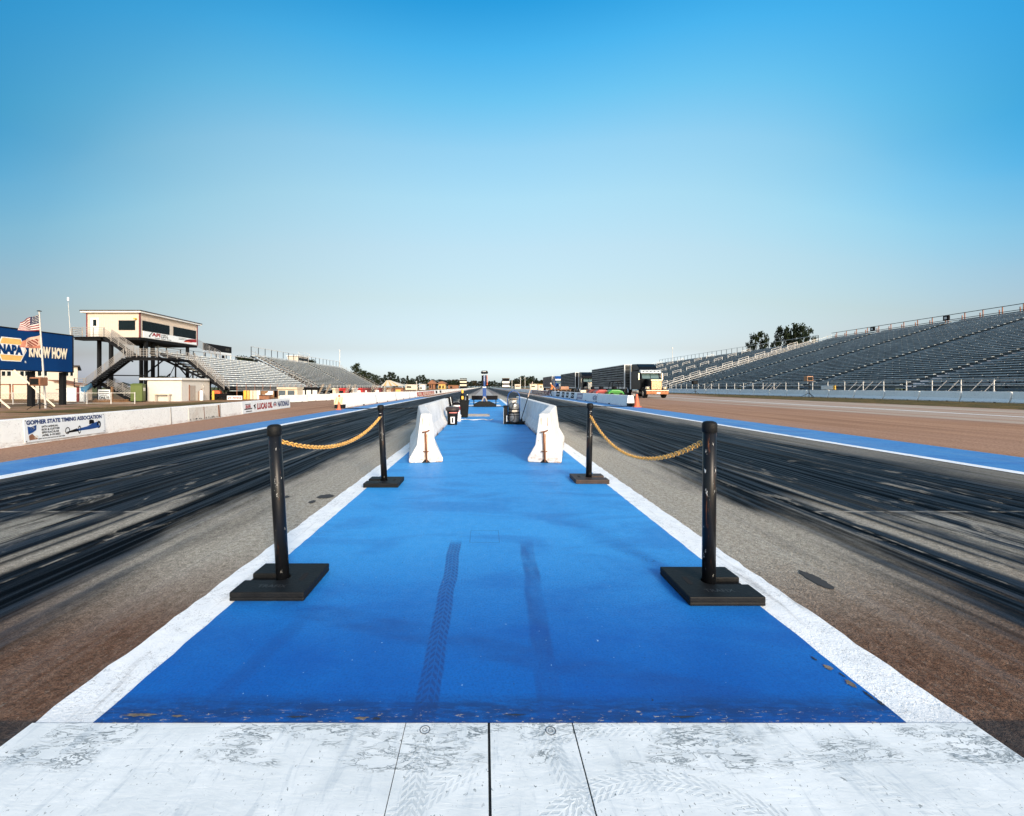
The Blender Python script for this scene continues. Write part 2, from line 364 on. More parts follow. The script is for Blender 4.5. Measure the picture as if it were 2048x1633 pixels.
def m_blue(kind):
    g = G('blue_paint_' + kind); x, y, z = g.xyz()
    n = g.noise((1.2, 1.0, 1), 5, 0.6); n2 = g.noise((14, 14, 1), 5, 0.7)
    c = g.mix(g.sm(n, 0.3, 0.7), (0.0, 0.088, 0.38), (0.001, 0.125, 0.47))
    if kind == 'median':
        sheen = g.sub(y, g.mul(g.noise((1.1, 0.5, 1), 3), 0.6))
        c = g.mix(g.sm(sheen, 1.4, 3.4), c, (0.035, 0.32, 0.73))  # blue lightens with distance: sheen and vignetting put into the colour
        wobx = g.mul(g.sub(g.noise((0, 1.5, 1), 2), 0.5), 0.05)
        xx = g.add(x, wobx)
        # tread blocks
        blk = g.tread(g.sub(xx, -0.225), y, 38, 22)
        t1 = g.mul(g.band(xx, -0.225, 0.040, 0.012), g.mul(g.sm(y, 3.45, 3.3), g.sm(blk, 0, 1, 0.5, 1.0)))
        t2 = g.mul(g.band(g.add(xx, g.mul(y, -0.045)), 0.185, 0.038, 0.025), g.mul(g.sm(y, 3.5, 3.2), g.sm(g.noise((9, 2.2, 1), 4), 0.35, 0.65, 0.35, 1.0)))
        dg = g.sub(y, g.add(2.02, g.mul(x, -0.34))); t3 = g.mul(g.band(dg, 0, 0.05, 0.07), g.sm(g.noise((3, 9, 1), 5), 0.3, 0.7, 0.1, 0.55))
        dg2 = g.sub(x, g.add(-1.35, g.mul(y, 0.17))); t4 = g.mul(g.band(dg2, 0, 0.02, 0.05), g.sm(y, 3.0, 1.8, 0, 0.35))
        mark = g.mul(g.mx(g.mx(t1, g.mul(t2, 0.7)), g.mx(t3, t4)), 0.88)
        c = g.mix(mark, c, (0.008, 0.05, 0.22))
        c = g.mix(g.mul(g.band(y, 1.60, 0.035, 0.10), g.sm(g.noise((7, 30, 1), 5, 0.7), 0.35, 0.6, 0.3, 0.9)), c, (0.006, 0.035, 0.14))
        # bare chips along the near edge
        chp = g.mul(g.sm(g.noise((24, 90, 1), 5, 0.7, 0.5), 0.60, 0.64), g.band(y, 1.585, 0.02, 0.04)); c = g.mix(chp, c, (0.42, 0.36, 0.27))
        # hatch outline
        hx = g.math('ABSOLUTE', g.sub(x, 0.005)); hy = g.math('ABSOLUTE', g.sub(y, 3.52))
        o1 = g.mul(g.band(hx, 0.118, 0.002, 0.002), g.sm(hy, 0.145, 0.14)); o2 = g.mul(g.band(hy, 0.142, 0.003, 0.003), g.sm(hx, 0.12, 0.118))
        c = g.mix(g.mul(g.mx(o1, o2), 0.5), c, (0.01, 0.06, 0.2))
        # scuffs further on
        sc = g.mul(g.sm(g.noise((2.0, 7, 1), 6, 0.7), 0.60, 0.72), g.sm(y, 5, 14, 0, 0.35)); c = g.mix(sc, c, (0.02, 0.10, 0.38))
    else:
        sc = g.sm(g.noise((3.5, 0.12, 1), 6, 0.7), 0.46, 0.70, 0, 0.55); c = g.mix(0.75, c, (0.07, 0.27, 0.56)); c = g.mix(sc, c, (0.20, 0.33, 0.50))
        c = g.mix(g.sm(g.noise((60, 40, 1), 4, 0.7), 0.60, 0.66, 0, 0.5), c, (0.02, 0.05, 0.14))
    ag = g.noise((95, 95, 1), 5, 0.75, 0.2); c = g.mix(g.sm(ag, 0.36, 0.58, 0.40, 0.0), c, (0.0, 0.03, 0.17)); c = g.mix(g.sm(g.noise((0.9, 2.2, 1), 5, 0.6, 0.6, (5, 5, 0)), 0.45, 0.66, 0.0, 0.30), c, (0.0, 0.05, 0.30))
    pt = g.band(g.noise((3.0, 4.5, 1), 6, 0.7, 1.2, (9, 1, 0)), 0.5, 0.0015, 0.003); c = g.mix(g.mul(pt, g.sm(n, 0.5, 0.62, 0.0, 0.5)), c, (0.0, 0.02, 0.12))
    pit = g.sm(g.noise((55, 55, 1), 2, 0.5, 0.2, (3, 8, 0)), 0.735, 0.76); c = g.mix(pit, c, (0.01, 0.03, 0.10))
    pit2 = g.sm(g.noise((48, 48, 1), 2, 0.5, 0, (13, 1, 0)), 0.75, 0.77, 0, 0.8); c = g.mix(pit2, c, (0.35, 0.55, 0.75))
    g.bump(g.add(g.noise((40, 40, 1), 4, 0.6), g.mul(n2, 0.5)), 0.004, 0.35)
    return g.fin(c, g.sm(n2, 0.3, 0.7, 0.48, 0.62), 0.35)
wavy('median', -1.44, 1.56, 1.565, 45, 0.014, m_blue('median'), 0.004)
bs = m_blue('strip')
sheet('painted_strip', -7.95, -6.76, -6, 52, 0.008, bs)
sheet('painted_strip', 7.85, 9.5, -6, 60, 0.008, bs)
# start slab, painted white, with joints
def m_slab():
    g = G('white_painted_slab'); x, y, z = g.xyz()
    n = g.noise((3.5, 3.5, 1), 6, 0.65)
    c = g.mix(g.sm(n, 0.3, 0.7), (0.62, 0.67, 0.68), (0.78, 0.82, 0.82))
    cn = g.noise((3.2, 12, 1), 5, 0.6, 0.5, (2, 2, 0)); line = g.band(cn, 0.5, 0.006, 0.006)
    cn2 = g.noise((10, 34, 1), 4, 0.65, 0.8); line2 = g.band(cn2, 0.52, 0.014, 0.014)
    bandm = g.sm(g.math('ABSOLUTE', g.sub(y, g.add(1.475, g.mul(g.sub(g.noise((2, 2, 1), 3, 0.5, 0, (9, 4, 0)), 0.5), 0.12)))), 0.07, 0.11, 1.0, 0.0)
    lw = g.mul(bandm, g.sm(g.noise((3.2, 4, 1), 3, 0.5, 0, (1, 7, 0)), 0.45, 0.54))
    c = g.mix(g.mul(g.mx(line, g.mul(line2, 0.8)), g.mul(lw, 0.9)), c, (0.15, 0.18, 0.19))
    c = g.mix(g.mul(g.mul(lw, g.sm(cn2, 0.5, 0.62)), 0.35), c, (0.42, 0.47, 0.49))
    sp = g.sm(g.noise((85, 60, 1), 3, 0.55, 0.5), 0.655, 0.675); c = g.mix(g.mul(sp, g.sm(n, 0.4, 0.55, 0.1, 0.8)), c, (0.08, 0.10, 0.10))
    # tread prints: two straight, one curved
    ang = lambda cx, cy: g.math('ARCTAN2', g.sub(x, cx), g.sub(y, cy))
    p1 = g.mul(g.band(x, -0.215, 0.035, 0.01), g.tread(g.sub(x, -0.215), y, 52, 38)); x9 = g.sub(x, g.mul(g.sub(y, 1.2), -0.25)); p2 = g.mul(g.band(x9, 0.30, 0.03, 0.012), g.tread(g.sub(x9, 0.30), y, 52, 38))
    rad = g.math('SQRT', g.add(g.math('POWER', g.sub(x, 0.52), 2.0), g.math('POWER', g.sub(y, 0.86), 2.0)))
    p3 = g.mul(g.band(rad, 0.48, 0.035, 0.008), g.tread(g.sub(rad, 0.48), g.mul(ang(0.52, 0.86), 0.48), 52, 36))
    rad2 = g.math('SQRT', g.add(g.math('POWER', g.sub(x, 0.55), 2.0), g.math('POWER', g.sub(y, 0.42), 2.0)))
    p4 = g.mul(g.mul(g.band(rad2, 1.13, 0.035, 0.01), 0.6), g.tread(g.sub(rad2, 1.13), g.mul(ang(0.55, 0.42), 1.13), 48, 34))
    tp = g.mul(g.mx(g.mx(p1, p2), g.mx(p3, p4)), g.sm(g.noise((3, 3, 1), 3, 0.5, 0, (4, 4, 0)), 0.35, 0.6, 0.10, 0.42))
    c = g.mix(tp, c, (0.30, 0.36, 0.39))
    c = g.mix(g.mul(g.sm(g.noise((18, 4, 1), 5, 0.7, 0.6), 0.52, 0.66), 0.38), c, (0.38, 0.45, 0.5))
    g.bump(g.add(g.mul(cn2, 0.6), g.mul(tp, -0.6)), 0.004, 0.5)
    return g.fin(c, 0.55, 0.4)
slab = m_slab(); dark = pm('joint_dark', (0.012, 0.014, 0.016), 0.9)
sheet('joint_bed', -1.66, 1.80, -6, 1.57, 0.006, dark)
for a, c2 in ((-1.665, -0.2895), (-0.2865, 0.0135), (0.0225, 0.3225), (0.3275, 1.80)):
    b = MB(); b.box(a, c2, -6, 1.5665, 0.0065, 0.012); o = b.build('concrete_slab', slab); o['kind'] = 'structure'
# right side: service road, line, verge
def m_road():
    g = G('grey_service_road'); x, y, z = g.xyz()
    st = g.noise((1.1, 0.05, 1), 6, 0.6); f = g.noise((40, 25, 1), 4, 0.7)
    c = g.mix(g.sm(st, 0.35, 0.65), (0.36, 0.22, 0.15), (0.48, 0.42, 0.35)); c = g.mix(g.sm(f, 0.35, 0.6, 0.5, 0), c, (0.12, 0.10, 0.08))
    c = g.mix(g.sm(g.noise((6, 0.2, 1), 5, 0.7, 0.5), 0.62, 0.68, 0, 0.7), c, (0.07, 0.06, 0.055))
    return g.fin(c, 0.95, 0.08)
sheet('service_road', 17.7, 29.5, -6, 260, 0.004, m_road())
sheet('painted_line', 22.2, 22.5, -6, 260, 0.009, wl)
def m_verge():
    g = G('dry_grass'); n = g.noise((1.2, 0.5, 1), 6, 0.7); f = g.noise((9, 5, 1), 5, 0.7)
    c = g.mix(g.sm(n, 0.38, 0.62), (0.06, 0.062, 0.022), (0.22, 0.14, 0.05)); c = g.mix(g.sm(f, 0.35, 0.65, 0.6, 0), c, (0.03, 0.03, 0.014))
    g.bump(f, 0.1, 0.8); return g.fin(c, 0.95, 0.1)
vg = m_verge()
sheet('grass_verge', 29.5, 40.6, -6, 62, 0.008, vg)
sheet('grass_verge', 34.5, 40.6, 62, 260, 0.008, vg)
sheet('grass_verge', -34, -24, 30, 52, -0.585, vg)
# white boxes beside the starting tree
for x0, x1 in ((-1.12, -0.70), (0.80, 1.12)): sheet('painted_box', x0, x1, 27.0, 29.6, 0.018, wl)
sheet('painted_box', -1.1, 1.2, 33.5, 34.2, 0.018, wl)
# median beyond the blue: pale gravelly concrete
sheet('gravel_median', -1.3, 1.4, 45, 700, 0.010, pm('pale_gravel', (0.36, 0.35, 0.33), 0.9, var=0.3, vs=0.8))
def blot(cx, cy, rx, ry, seed, z=0.0085, name='tar_patch', mat=None, jit=.16):
    rnd = random.Random(seed); b = MB(); n = 30
    vs = [(cx + rx * math.cos(a) * (1 + rnd.uniform(-jit, jit)), cy + ry * math.sin(a) * (1 + rnd.uniform(-jit, jit)), z) for a in [2 * math.pi * i / n for i in range(n)]]
    o = b.add(vs, [tuple(range(n))]).build(name, mat or pm('tar', (0.035, 0.032, 0.03), 0.75)); o['kind'] = 'structure'
mt = pm('bare_patch', (0.17, 0.14, 0.11), 0.9, var=.5, vs=40, grime=.6, gcol=(.04, .035, .03)); md_ = pm('chipped_dark', (0.02, 0.03, 0.05), 0.9)
rnd = random.Random(21)
for (cx, cy, rx, ry, m) in ((1.515, 1.87, .018, .022, mt), (1.525, 1.77, .020, .030, mt), (-1.30, 1.60, .085, .010, mt), (-1.15, 1.595, .03, .006, mt), (-.46, 1.585, .035, .008, mt), (-.40, 1.582, .02, .007, md_), (1.50, 1.93, .008, .02, md_), (1.54, 1.70, .009, .03, md_), (1.55, 1.66, .010, .02, md_), (1.535, 1.82, .006, .02, md_), (.12, 1.60, .05, .004, md_), (.75, 1.59, .06, .005, md_), (-.7, 1.59, .05, .005, md_)):
    blot(cx, cy, rx * .75, ry * .75, rnd.random(), 0.0165, 'paint_chip', m, .45)
for cx, cy in ((-.213, 1.534), (.24, 1.53)):
    b = MB(); n = 24; vs = []
    for r_ in (.019, .0165, .009, .0075):
        vs += [(cx + r_ * math.cos(2 * math.pi * i / n), cy + r_ * math.sin(2 * math.pi * i / n), .0135) for i in range(n)]
    b.add(vs, [(k * n + i, k * n + (i + 1) % n, (k + 1) * n + (i + 1) % n, (k + 1) * n + i) for k in (0, 2) for i in range(n)]); b.build('slab_bolt', md_)['kind'] = 'structure'
blot(2.14, 2.74, .045, .13, 1); blot(-1.80, 4.83, .09, .09, 2); blot(-1.86, 4.60, .035, .06, 3); blot(-2.25, 4.8, .05, .06, 4)

# ------------------------------------------------------------------ materials for things
M_black = pm('black_rubber', (0.006, 0.007, 0.008), 0.6, var=0.3, vs=9, spec=0.18, grime=0.25, gcol=(0.03, 0.025, 0.02), bump=0.25)
M_rustbase = pm('dusty_black_rubber', (0.035, 0.020, 0.015), 0.6, var=0.3, vs=9, grime=0.5, gcol=(0.12, 0.06, 0.035))
M_bpaint = None
def m_post():
    g = G('chipped_black_paint'); n = g.noise((45, 45, 16), 5, 0.75, 0.3); n2 = g.noise((6, 6, 3), 3)
    chip = g.mul(g.sm(n, 0.63, 0.65), g.sm(n2, 0.44, 0.52))
    c = g.mix(chip, (0.005, 0.006, 0.008), (0.55, 0.56, 0.55))
    rs = g.sm(g.noise((90, 90, 5), 4, 0.7, 0.2, (4, 4, 4)), 0.62, 0.70, 0, 0.7); c = g.mix(rs, c, (0.16, 0.06, 0.025))
    return g.fin(c, 0.36, 0.25)
M_post = m_post()
M_chain = pm('yellow_plastic_chain', (0.72, 0.40, 0.10), 0.4, var=0.25, vs=20)
def m_conc(name, base=(0.76, 0.76, 0.74), rust=0.8, sc=1.0):
    g = G(name); x, y, z = g.xyz()
    n = g.noise((2 * sc, 2 * sc, 2 * sc), 6, 0.65)
    c = g.mix(g.sm(n, 0.3, 0.7), tuple(v * (0.80 if rust > .5 else .93) for v in base), base)
    ch = g.sm(g.noise((26, 26, 26), 4, 0.6, 0.8), 0.655, 0.675, 0, 0.8); c = g.mix(ch, c, (0.16, 0.14, 0.12))
    dr = g.sm(g.noise((16 * sc, 16 * sc, 1.1), 5, 0.6), 0.60, 0.74, 0, 0.35 if rust > .5 else .15); c = g.mix(dr, c, (0.30, 0.26, 0.22))
    c = g.mix(g.mul(g.sm(z, 0.40, 0.05), g.sm(g.noise((7, 7, 7), 6, 0.75, 0.5, (2, 2, 2)), 0.50, 0.66, 0, 0.5 if rust > .5 else .15)), c, (0.32, 0.27, 0.22)); cr = g.band(g.noise((3.5, 3.5, 3.5), 6, 0.7, 0.8, (4, 4, 1)), 0.5, 0.002, 0.003); c = g.mix(g.mul(cr, 0.5), c, (0.2, 0.17, 0.14))
    lo = g.mul(g.sm(z, 0.14, 0.02), g.sm(g.noise((5, 5, 16), 5, 0.7), 0.42, 0.62, 0, rust)); c = g.mix(lo, c, (0.24, 0.10, 0.05))
    g.bump(g.noise((30, 30, 30), 5, 0.7), 0.006, 0.5)
    return g.fin(c, 0.7, 0.3)
M_conc = m_conc('white_painted_concrete'); M_conc2 = m_conc('white_wall_concrete', (0.86, 0.87, 0.85), 0.4, 0.5)
M_rust = pm('rusty_iron', (0.20, 0.075, 0.03), 0.85, var=0.5, vs=14)
M_alu = pm('aluminium', (0.62, 0.66, 0.67), 0.5, 0.0, var=0.2)
M_alud = pm('weathered_aluminium', (0.34, 0.385, 0.40), 0.6, 0.0, var=0.35, vs=0.7)
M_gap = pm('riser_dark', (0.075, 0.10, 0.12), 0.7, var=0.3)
M_galv = pm('galvanised_steel', (0.58, 0.57, 0.54), 0.55, 0.1)
M_rail = pm('dull_rail_grey', (0.27, 0.26, 0.25), 0.6)
M_steel = pm('dark_steel', (0.010, 0.011, 0.013), 0.8, 0.0, spec=0.1)
M_brownpost = pm('rust_brown_post', (0.28, 0.12, 0.07), 0.7, var=0.3)
M_cream = pm('cream_siding', (0.52, 0.47, 0.41), 0.6, var=0.05)
M_white = pm('white_enamel', (0.68, 0.68, 0.66), 0.5, var=0.08)
M_glass = pm('dark_glass', (0.004, 0.009, 0.012), 0.25, 0.0, var=0.2, spec=0.12)
M_maroon = pm('maroon_trim', (0.16, 0.03, 0.03), 0.6)
M_roof = pm('dark_roof_edge', (0.05, 0.045, 0.045), 0.7)
M_navy = pm('sign_blue', (0.003, 0.038, 0.15), 0.7, var=0.1, vs=0.5, spec=0.1)
M_gold = pm('sign_gold', (0.62, 0.38, 0.11), 0.5)
M_txtw = pm('sign_cream', (0.64, 0.56, 0.43), 0.5)
M_txtblue = pm('ink_navy', (0.008, 0.03, 0.13), 0.5); M_txtred = pm('ink_red', (0.30, 0.012, 0.015), 0.5); M_ink = pm('ink_black', (0.007, 0.007, 0.009), 0.7, spec=0.1)
M_orange = pm('safety_orange', (0.62, 0.13, 0.06), 0.55); M_red = pm('red_paint', (0.45, 0.03, 0.03), 0.45)
M_blueg = pm('gloss_blue', (0.008, 0.06, 0.24), 0.3); M_yel = pm('yellow_paint', (0.75, 0.42, 0.06), 0.5)
M_wood = pm('weathered_wood', (0.24, 0.13, 0.065), 0.8, var=0.4, vs=6)
M_brown = pm('brown_building', (0.24, 0.11, 0.06), 0.8, var=0.3)
M_banner = pm('banner_white', (0.74, 0.78, 0.80), 0.5, var=0.06)

# ------------------------------------------------------------------ chain posts
def chain_post(loc, slot, lean, label, basemat, h):
    t = thing('chain_post', label, 'barrier post', (loc[0], loc[1], 0.014), 0, 'black posts carrying yellow chains')
    s = slot; x0, x1, y0, y1 = -0.215, 0.215, -0.205, 0.205; sw = 0.044; e = x0 if s < 0 else x1
    # outline with a slot running from the outer edge to the pole
    out = []
    if s < 0:
        out = [(x0, y0), (x1, y0), (x1, y1), (x0, y1), (x0, sw)]
        out += [(0 + sw * math.sin(a) * 1.0, sw * math.cos(a)) for a in [math.pi * i / 8 for i in range(9)]]
        out += [(x0, -sw)]
    else:
        out = [(x0, y0), (x1, y0), (x1, -sw)]
        out += [(-sw * math.sin(a), -sw * math.cos(a)) for a in [math.pi * i / 8 for i in range(9)]]
        out += [(x1, sw), (x1, y1), (x0, y1)]
    L0 = Vector((loc[0], loc[1], 0.014))
    import bmesh
    b = MB(); b.prism([(p[0] + L0.x, p[1] + L0.y) for p in out], 0.014 + 0.020, 0.014 + 0.052, 'z')
    b.box(L0.x + x0, L0.x + x1, L0.y + y0, L0.y + y1, 0.014, 0.014 + 0.022)
    base = b.build('base', basemat, t, bevel=0.006)
    hx = -s * 0.13
    b = MB(); pr = [(L0.x + hx + 0.017 * math.cos(a), L0.y + 0.0 + (0.035 if math.sin(a) > 0 else -0.035) + 0.017 * math.sin(a)) for a in [2 * math.pi * (i + .5) / 16 for i in range(16)]]
    b.prism(pr, 0.0665, 0.0668, 'z'); b.build('handle_slot', pm('slot_shadow_black', (0.003, 0.003, 0.004), 0.9), t)
    b = MB(); pr2 = [(L0.x + hx + 0.022 * math.cos(a), L0.y + (0.037 if math.sin(a) > 0 else -0.037) + 0.022 * math.sin(a)) for a in [2 * math.pi * (i + .5) / 16 for i in range(16)]]
    b.prism(pr2, 0.0655, 0.0664, 'z'); b.build('handle_rim', basemat, t)
    text('TRAFIX', 'moulded_lettering', t, (L0.x - 0.09, L0.y - 0.145, 0.066), (1, 0, 0), (0, 1, 0), 0.17, 0.035, pm('moulding', (0.03, 0.032, 0.034), 0.5), 0, 0.001)
    b = MB(); top = Vector((lean[0], lean[1], h))
    ax = (L0 + Vector((0, 0, 0.022)), L0 + top)
    b.tube([ax[0], ax[0].lerp(ax[1], 0.5), ax[1]], 0.0385, 24); p = b.build('pole', M_post, t, smooth=False)
    for f in p.data.polygons: f.use_smooth = len(f.vertices) == 4
    d = (ax[1] - ax[0]).normalized(); hk = ax[0] + d * ((h - .11)); sy = 1 if loc[1] < 4 else -1
    b = MB(); b.tube([hk + Vector((.012 * math.cos(a) , sy * (.040 + .012 * math.sin(a)), 0)) for a in [2 * math.pi * i / 14 for i in range(14)]], .003, 6, closed=True); b.build('eye_hook', M_galv, t, smooth=True)
    b = MB()
    b.tube([ax[1] - d * 0.05, ax[1] - d * 0.048, ax[1] + d * 0.0, ax[1] + d * 0.012, ax[1] + d * 0.018], [0.040, 0.0425, 0.0425, 0.036, 0.02], 24)
    p = b.build('cap', M_black, t)
    for f in p.data.polygons: f.use_smooth = len(f.vertices) == 4
    return t
chain_post((-1.255, 2.655), -1, (-0.055, 0, 0), 'black chipped post on a black rubber base, nearest on the left', M_black, 0.985)
chain_post((1.375, 2.60), 1, (0.005, 0, 0), 'glossy black post on a black rubber base, nearest on the right', M_black, 1.01)
chain_post((-1.27, 5.42), -1, (-0.048, 0, 0), 'slim black post on the left, just before the white concrete barrier', M_black, 0.99)
chain_post((1.385, 5.62), 1, (0.018, 0, 0), 'black post on a dusty brown base, before the right barrier', M_rustbase, 1.005)
def chain(a, b_, sag, label):
    a = Vector(a); b_ = Vector(b_); mb = MB(); n = 400; pts = []
    for i in range(n + 1):
        t = i / n; p = a.lerp(b_, t); p.z -= sag * 4 * t * (1 - t); pts.append(p)
    Ls = [0]
    for i in range(n): Ls.append(Ls[-1] + (pts[i + 1] - pts[i]).length)
    pitch = 0.036; k = 0; s = pitch / 2; j = 0
    while s < Ls[-1]:
        while Ls[j + 1] < s: j += 1
        p = pts[j]; d = (pts[min(j + 1, n)] - pts[max(j - 1, 0)]).normalized(); side = d.cross(Vector((0, 0, 1))).normalized(); up = side.cross(d)
        w = side if k % 2 else up
        w = (w * math.cos(0.5) + (up if k % 2 else -side) * math.sin(0.5))
        ring = [p + d * (0.0135 * (1 if math.cos(q) > 0 else -1) * (abs(math.cos(q)) > 0.01)) + d * 0.011 * math.cos(q) + w * 0.0145 * math.sin(q) for q in [2 * math.pi * i / 12 + 0.01 for i in range(12)]]
        mb.tube(ring, 0.0042, 6, closed=True); s += pitch; k += 1
    o = mb.build('chain', M_chain, None, smooth=True, origin=tuple(a)); tag(o, label, 'chain', 'yellow chains between the posts')
chain((-1.272, 2.68, 0.905), (-1.315, 5.40, 0.875), 0.165, 'yellow chain slung between the two left posts, hanging shallow')
chain((1.372, 2.62, 0.925), (1.40, 5.60, 0.875), 0.30, 'yellow chain slung between the two right posts, sagging deep')

# ------------------------------------------------------------------ concrete barriers
JP = [(-0.275, 0), (-0.275, 0.07), (-0.15, 0.29), (-0.085, 0.80), (0.085, 0.80), (0.15, 0.29), (0.275, 0.07), (0.275, 0)]
def barrier_proto(L=3.18, k=1.0, hscale=1.0, hooks=True, name='concrete_barrier', mat=None):
    t = thing(name, '', 'concrete barrier')
    b = MB(); prof = [(p * k, q * hscale) for p, q in JP]
    g_ = 0.02
    # end notches: body in three lengths, ends narrower in the middle
    b.prism(prof, 0.0, L - 0.015, 'y')
    o = b.build('body', mat or M_conc, t, bevel=0.02)
    if hooks:
        b = MB()
        b.tube([(0.012, -0.035, 0.02), (0.0, -0.035, 0.30), (-0.01, -0.035, 0.50)], 0.012, 8)
        b.tube([(-0.055, -0.0, 0.50), (-0.05, -0.05, 0.505), (0.0, -0.06, 0.515), (0.04, -0.045, 0.525), (0.05, 0.0, 0.53)], 0.011, 8)
        b.tube([(-0.045, 0.0, 0.19), (-0.03, -0.05, 0.19), (0.03, -0.05, 0.19), (0.045, 0.0, 0.19)], 0.008, 6)
        b.build('connecting_pin', M_rust, t, smooth=True)
        b = MB(); b.box(-0.028, 0.028, -0.004, 0.002, 0.0, 0.47); b.box(-0.06, -0.045, -0.004, 0.0, 0.62, 0.73); b.box(0.045, 0.058, -0.004, 0.0, 0.60, 0.74)
        b.build('rust_streak', pm('rust_stain', (0.46, 0.34, 0.26), 0.9, var=0.4, vs=12), t)
        b = MB(); b.prism([(-0.07, 0.001), (-0.02, 0.055), (0.02, 0.055), (0.07, 0.001)], -0.006, 0.001, 'y'); b.build('forklift_slot', dark, t)
    b = MB()
    for yy in (0.8, 2.25):
        for sx in (-1, 1): b.box(sx * 0.268 * k - 0.01, sx * 0.268 * k + 0.01, yy, yy + 0.16, 0.0, 0.05 * hscale)
    b.build('drain_slot', dark, t)
    return t
jb = barrier_proto()
runL = [((-0.946, 6.93), (-1.47, 10.06)), ((-1.47, 10.10), (-1.47, 13.2)), ((-1.47, 13.30), (-1.47, 16.4))]
runR = [((0.985, 6.93), (1.62, 10.03)), ((1.62, 10.10), (1.62, 13.2)), ((1.62, 13.30), (1.61, 16.4)), ((1.61, 16.5), (1.58, 19.6))]
labL = ['white barrier nearest on the left, angled, with rusty pin in its end', 'white barrier second in the left run beside the black bucket', 'white barrier third and last in the left run']
labR = ['white barrier nearest on the right, angled inward toward the camera', 'white barrier second in the right run by the broom handle', 'white barrier third in the right run behind the sprayer', 'white barrier last in the right run, farthest from the camera']
first = True
for run, labs, grp in ((runL, labL, 'white barriers beside the blue median'), (runR, labR, 'white barriers beside the blue median')):
    for (a, c2), lb in zip(run, labs):
        ang = -math.atan2(c2[0] - a[0], c2[1] - a[1])
        if first: jb.location = (a[0], a[1], 0.014); jb.rotation_euler = (0, 0, ang); jb['label'] = lb; jb['group'] = grp; first = False
        else: dup(jb, (a[0], a[1], 0.014), ang, lb, group=grp)
fb = barrier_proto(3.38, 1.1, 1.08, False, mat=M_conc2)
fb.location = (41, 26.02, 0.0); GL = 'white barrier in the long row in front of the right grandstand'
fb['label'] = GL; fb['group'] = 'white barriers in front of the right grandstand'
for i in range(1, 50): dup(fb, (41, 26.02 + 3.49 * i, 0.0), 0)
# weathered bare patch on one barrier of the row
b = MB(); b.box(40.84, 40.86, 36.6, 39.7, 0.36, 0.80)
# low blocks behind the left lane
lb_ = barrier_proto(3.06, 0.8, 0.80, False, name='low_concrete_barrier', mat=pm('chalky_wall_paint', (.66, .66, .64), .7, grime=.25, gcol=(.3, .24, .2)))
p0 = Vector((-17.5, 36.5)); dr = Vector((4.8, 13.7)).normalized(); a0 = -math.atan2(dr.x, dr.y)
lb_.location = (p0.x, p0.y, -0.1); lb_.rotation_euler = (0, 0, a0)
lb_['label'] = 'first white block of the slanting row behind the lane opening'; lb_['group'] = 'low white barriers slanting behind the left lane'
for i in range(1, 8):
    p = p0 + dr * 3.2 * i; dup(lb_, (p.x, p.y, -0.1 + 0.1 * min(1, i / 3)), a0, 'white low barrier within the slanting row behind the left track wall')
for i in range(0, 34):
    dup(lb_, (-9.6, 61.5 + 3.2 * i, 0.0), 0, 'white low barrier in the straight row behind the left track wall')

# ------------------------------------------------------------------ track walls
def track_wall(label, xin, xout, y0, y1, h, side):
    t = thing('track_wall', label, 'wall', (xin, y0, 0))
    b = MB(); s = side
    prof = [(xin, 0.0), (xin + s * 0.02, 0.12), (xin + s * 0.10, h), (xout - s * 0.08, h), (xout, 0.1), (xout, 0)]
    b.prism(prof, y0, y1, 'y'); b.build('wall_body', M_conc2, t, bevel=0.01)
    b = MB(); y = y0 + 3.6
    while y < min(y1, 160):
        b.box(min(xin, xin - s * 0.012), max(xin + s * 0.03, xin - s * 0.012), y, y + 0.35, 0.0, 0.075); y += 3.6
    b.build('drain_opening', dark, t)
    b = MB(); y = y0 + 7.3
    while y < min(y1, 160):
        b.bar((xin - s * 0.006, y, 0.02), (xin + s * 0.092, y, h), 0.014, 0.025); y += 7.3
    b.build('joint', pm('joint_grey', (0.22, 0.2, 0.18), 0.9), t)
    b = MB(); b.box(min(xin, xout), max(xin, xout), y0 - 0.55, y0 - 0.03, 0.0, 0.22); b.build('rubber_bumper', M_black, t, bevel=0.02)
    return t
tl = track_wall('long low white wall along the left lane, running to the horizon', -8.25, -8.75, 25.4, 900, 0.64, -1)
tr = track_wall('long low white wall along the right lane, running to the horizon', 9.15, 9.68, 27.3, 900, 0.70, 1)
def panel(px0, px1, side, z0, z1, mat, label, name='wall_banner', cat='banner', letters=None, lmat=None, extra=None, lh=0.7):
    xin = -8.25 if side < 0 else 9.15
    Ya, Yb = sorted((abs(xin) * F / abs(px0 - 968), abs(xin) * F / abs(px1 - 968)))
    t = thing(name, label, cat, (xin, Ya, 0))
    def xw(z): return xin + side * (0.02 + 0.08 * (z - 0.12) / 0.55) - side * 0.012
    q = MB(); q.add([(xw(z0), Ya, z0), (xw(z0), Yb, z0), (xw(z1), Yb, z1), (xw(z1), Ya, z1), (xw(z0) + side * .008, Ya, z0), (xw(z0) + side * .008, Yb, z0), (xw(z1) + side * .008, Yb, z1), (xw(z1) + side * .008, Ya, z1)],
                    [(0, 1, 2, 3), (7, 6, 5, 4), (0, 4, 5, 1), (1, 5, 6, 2), (2, 6, 7, 3), (3, 7, 4, 0)])
    q.build('sheet', mat, t)
    if letters:
        hh = (z1 - z0) * lh; zo = z0 + (z1 - z0 - hh) / 2; w = (Yb - Ya) * 0.88; yo = Ya + (Yb - Ya) * 0.06
        if side < 0: o_, u_ = (xw(zo), yo, zo), (0, 1, 0)
        else: o_, u_ = (xw(zo), yo + w, zo), (0, -1, 0)
        v_ = Vector((side * 0.08 / 0.55, 0, 1))
        text(letters, 'lettering', t, o_, u_, v_, w, hh, lmat, 0.02, 0.006)
    return t
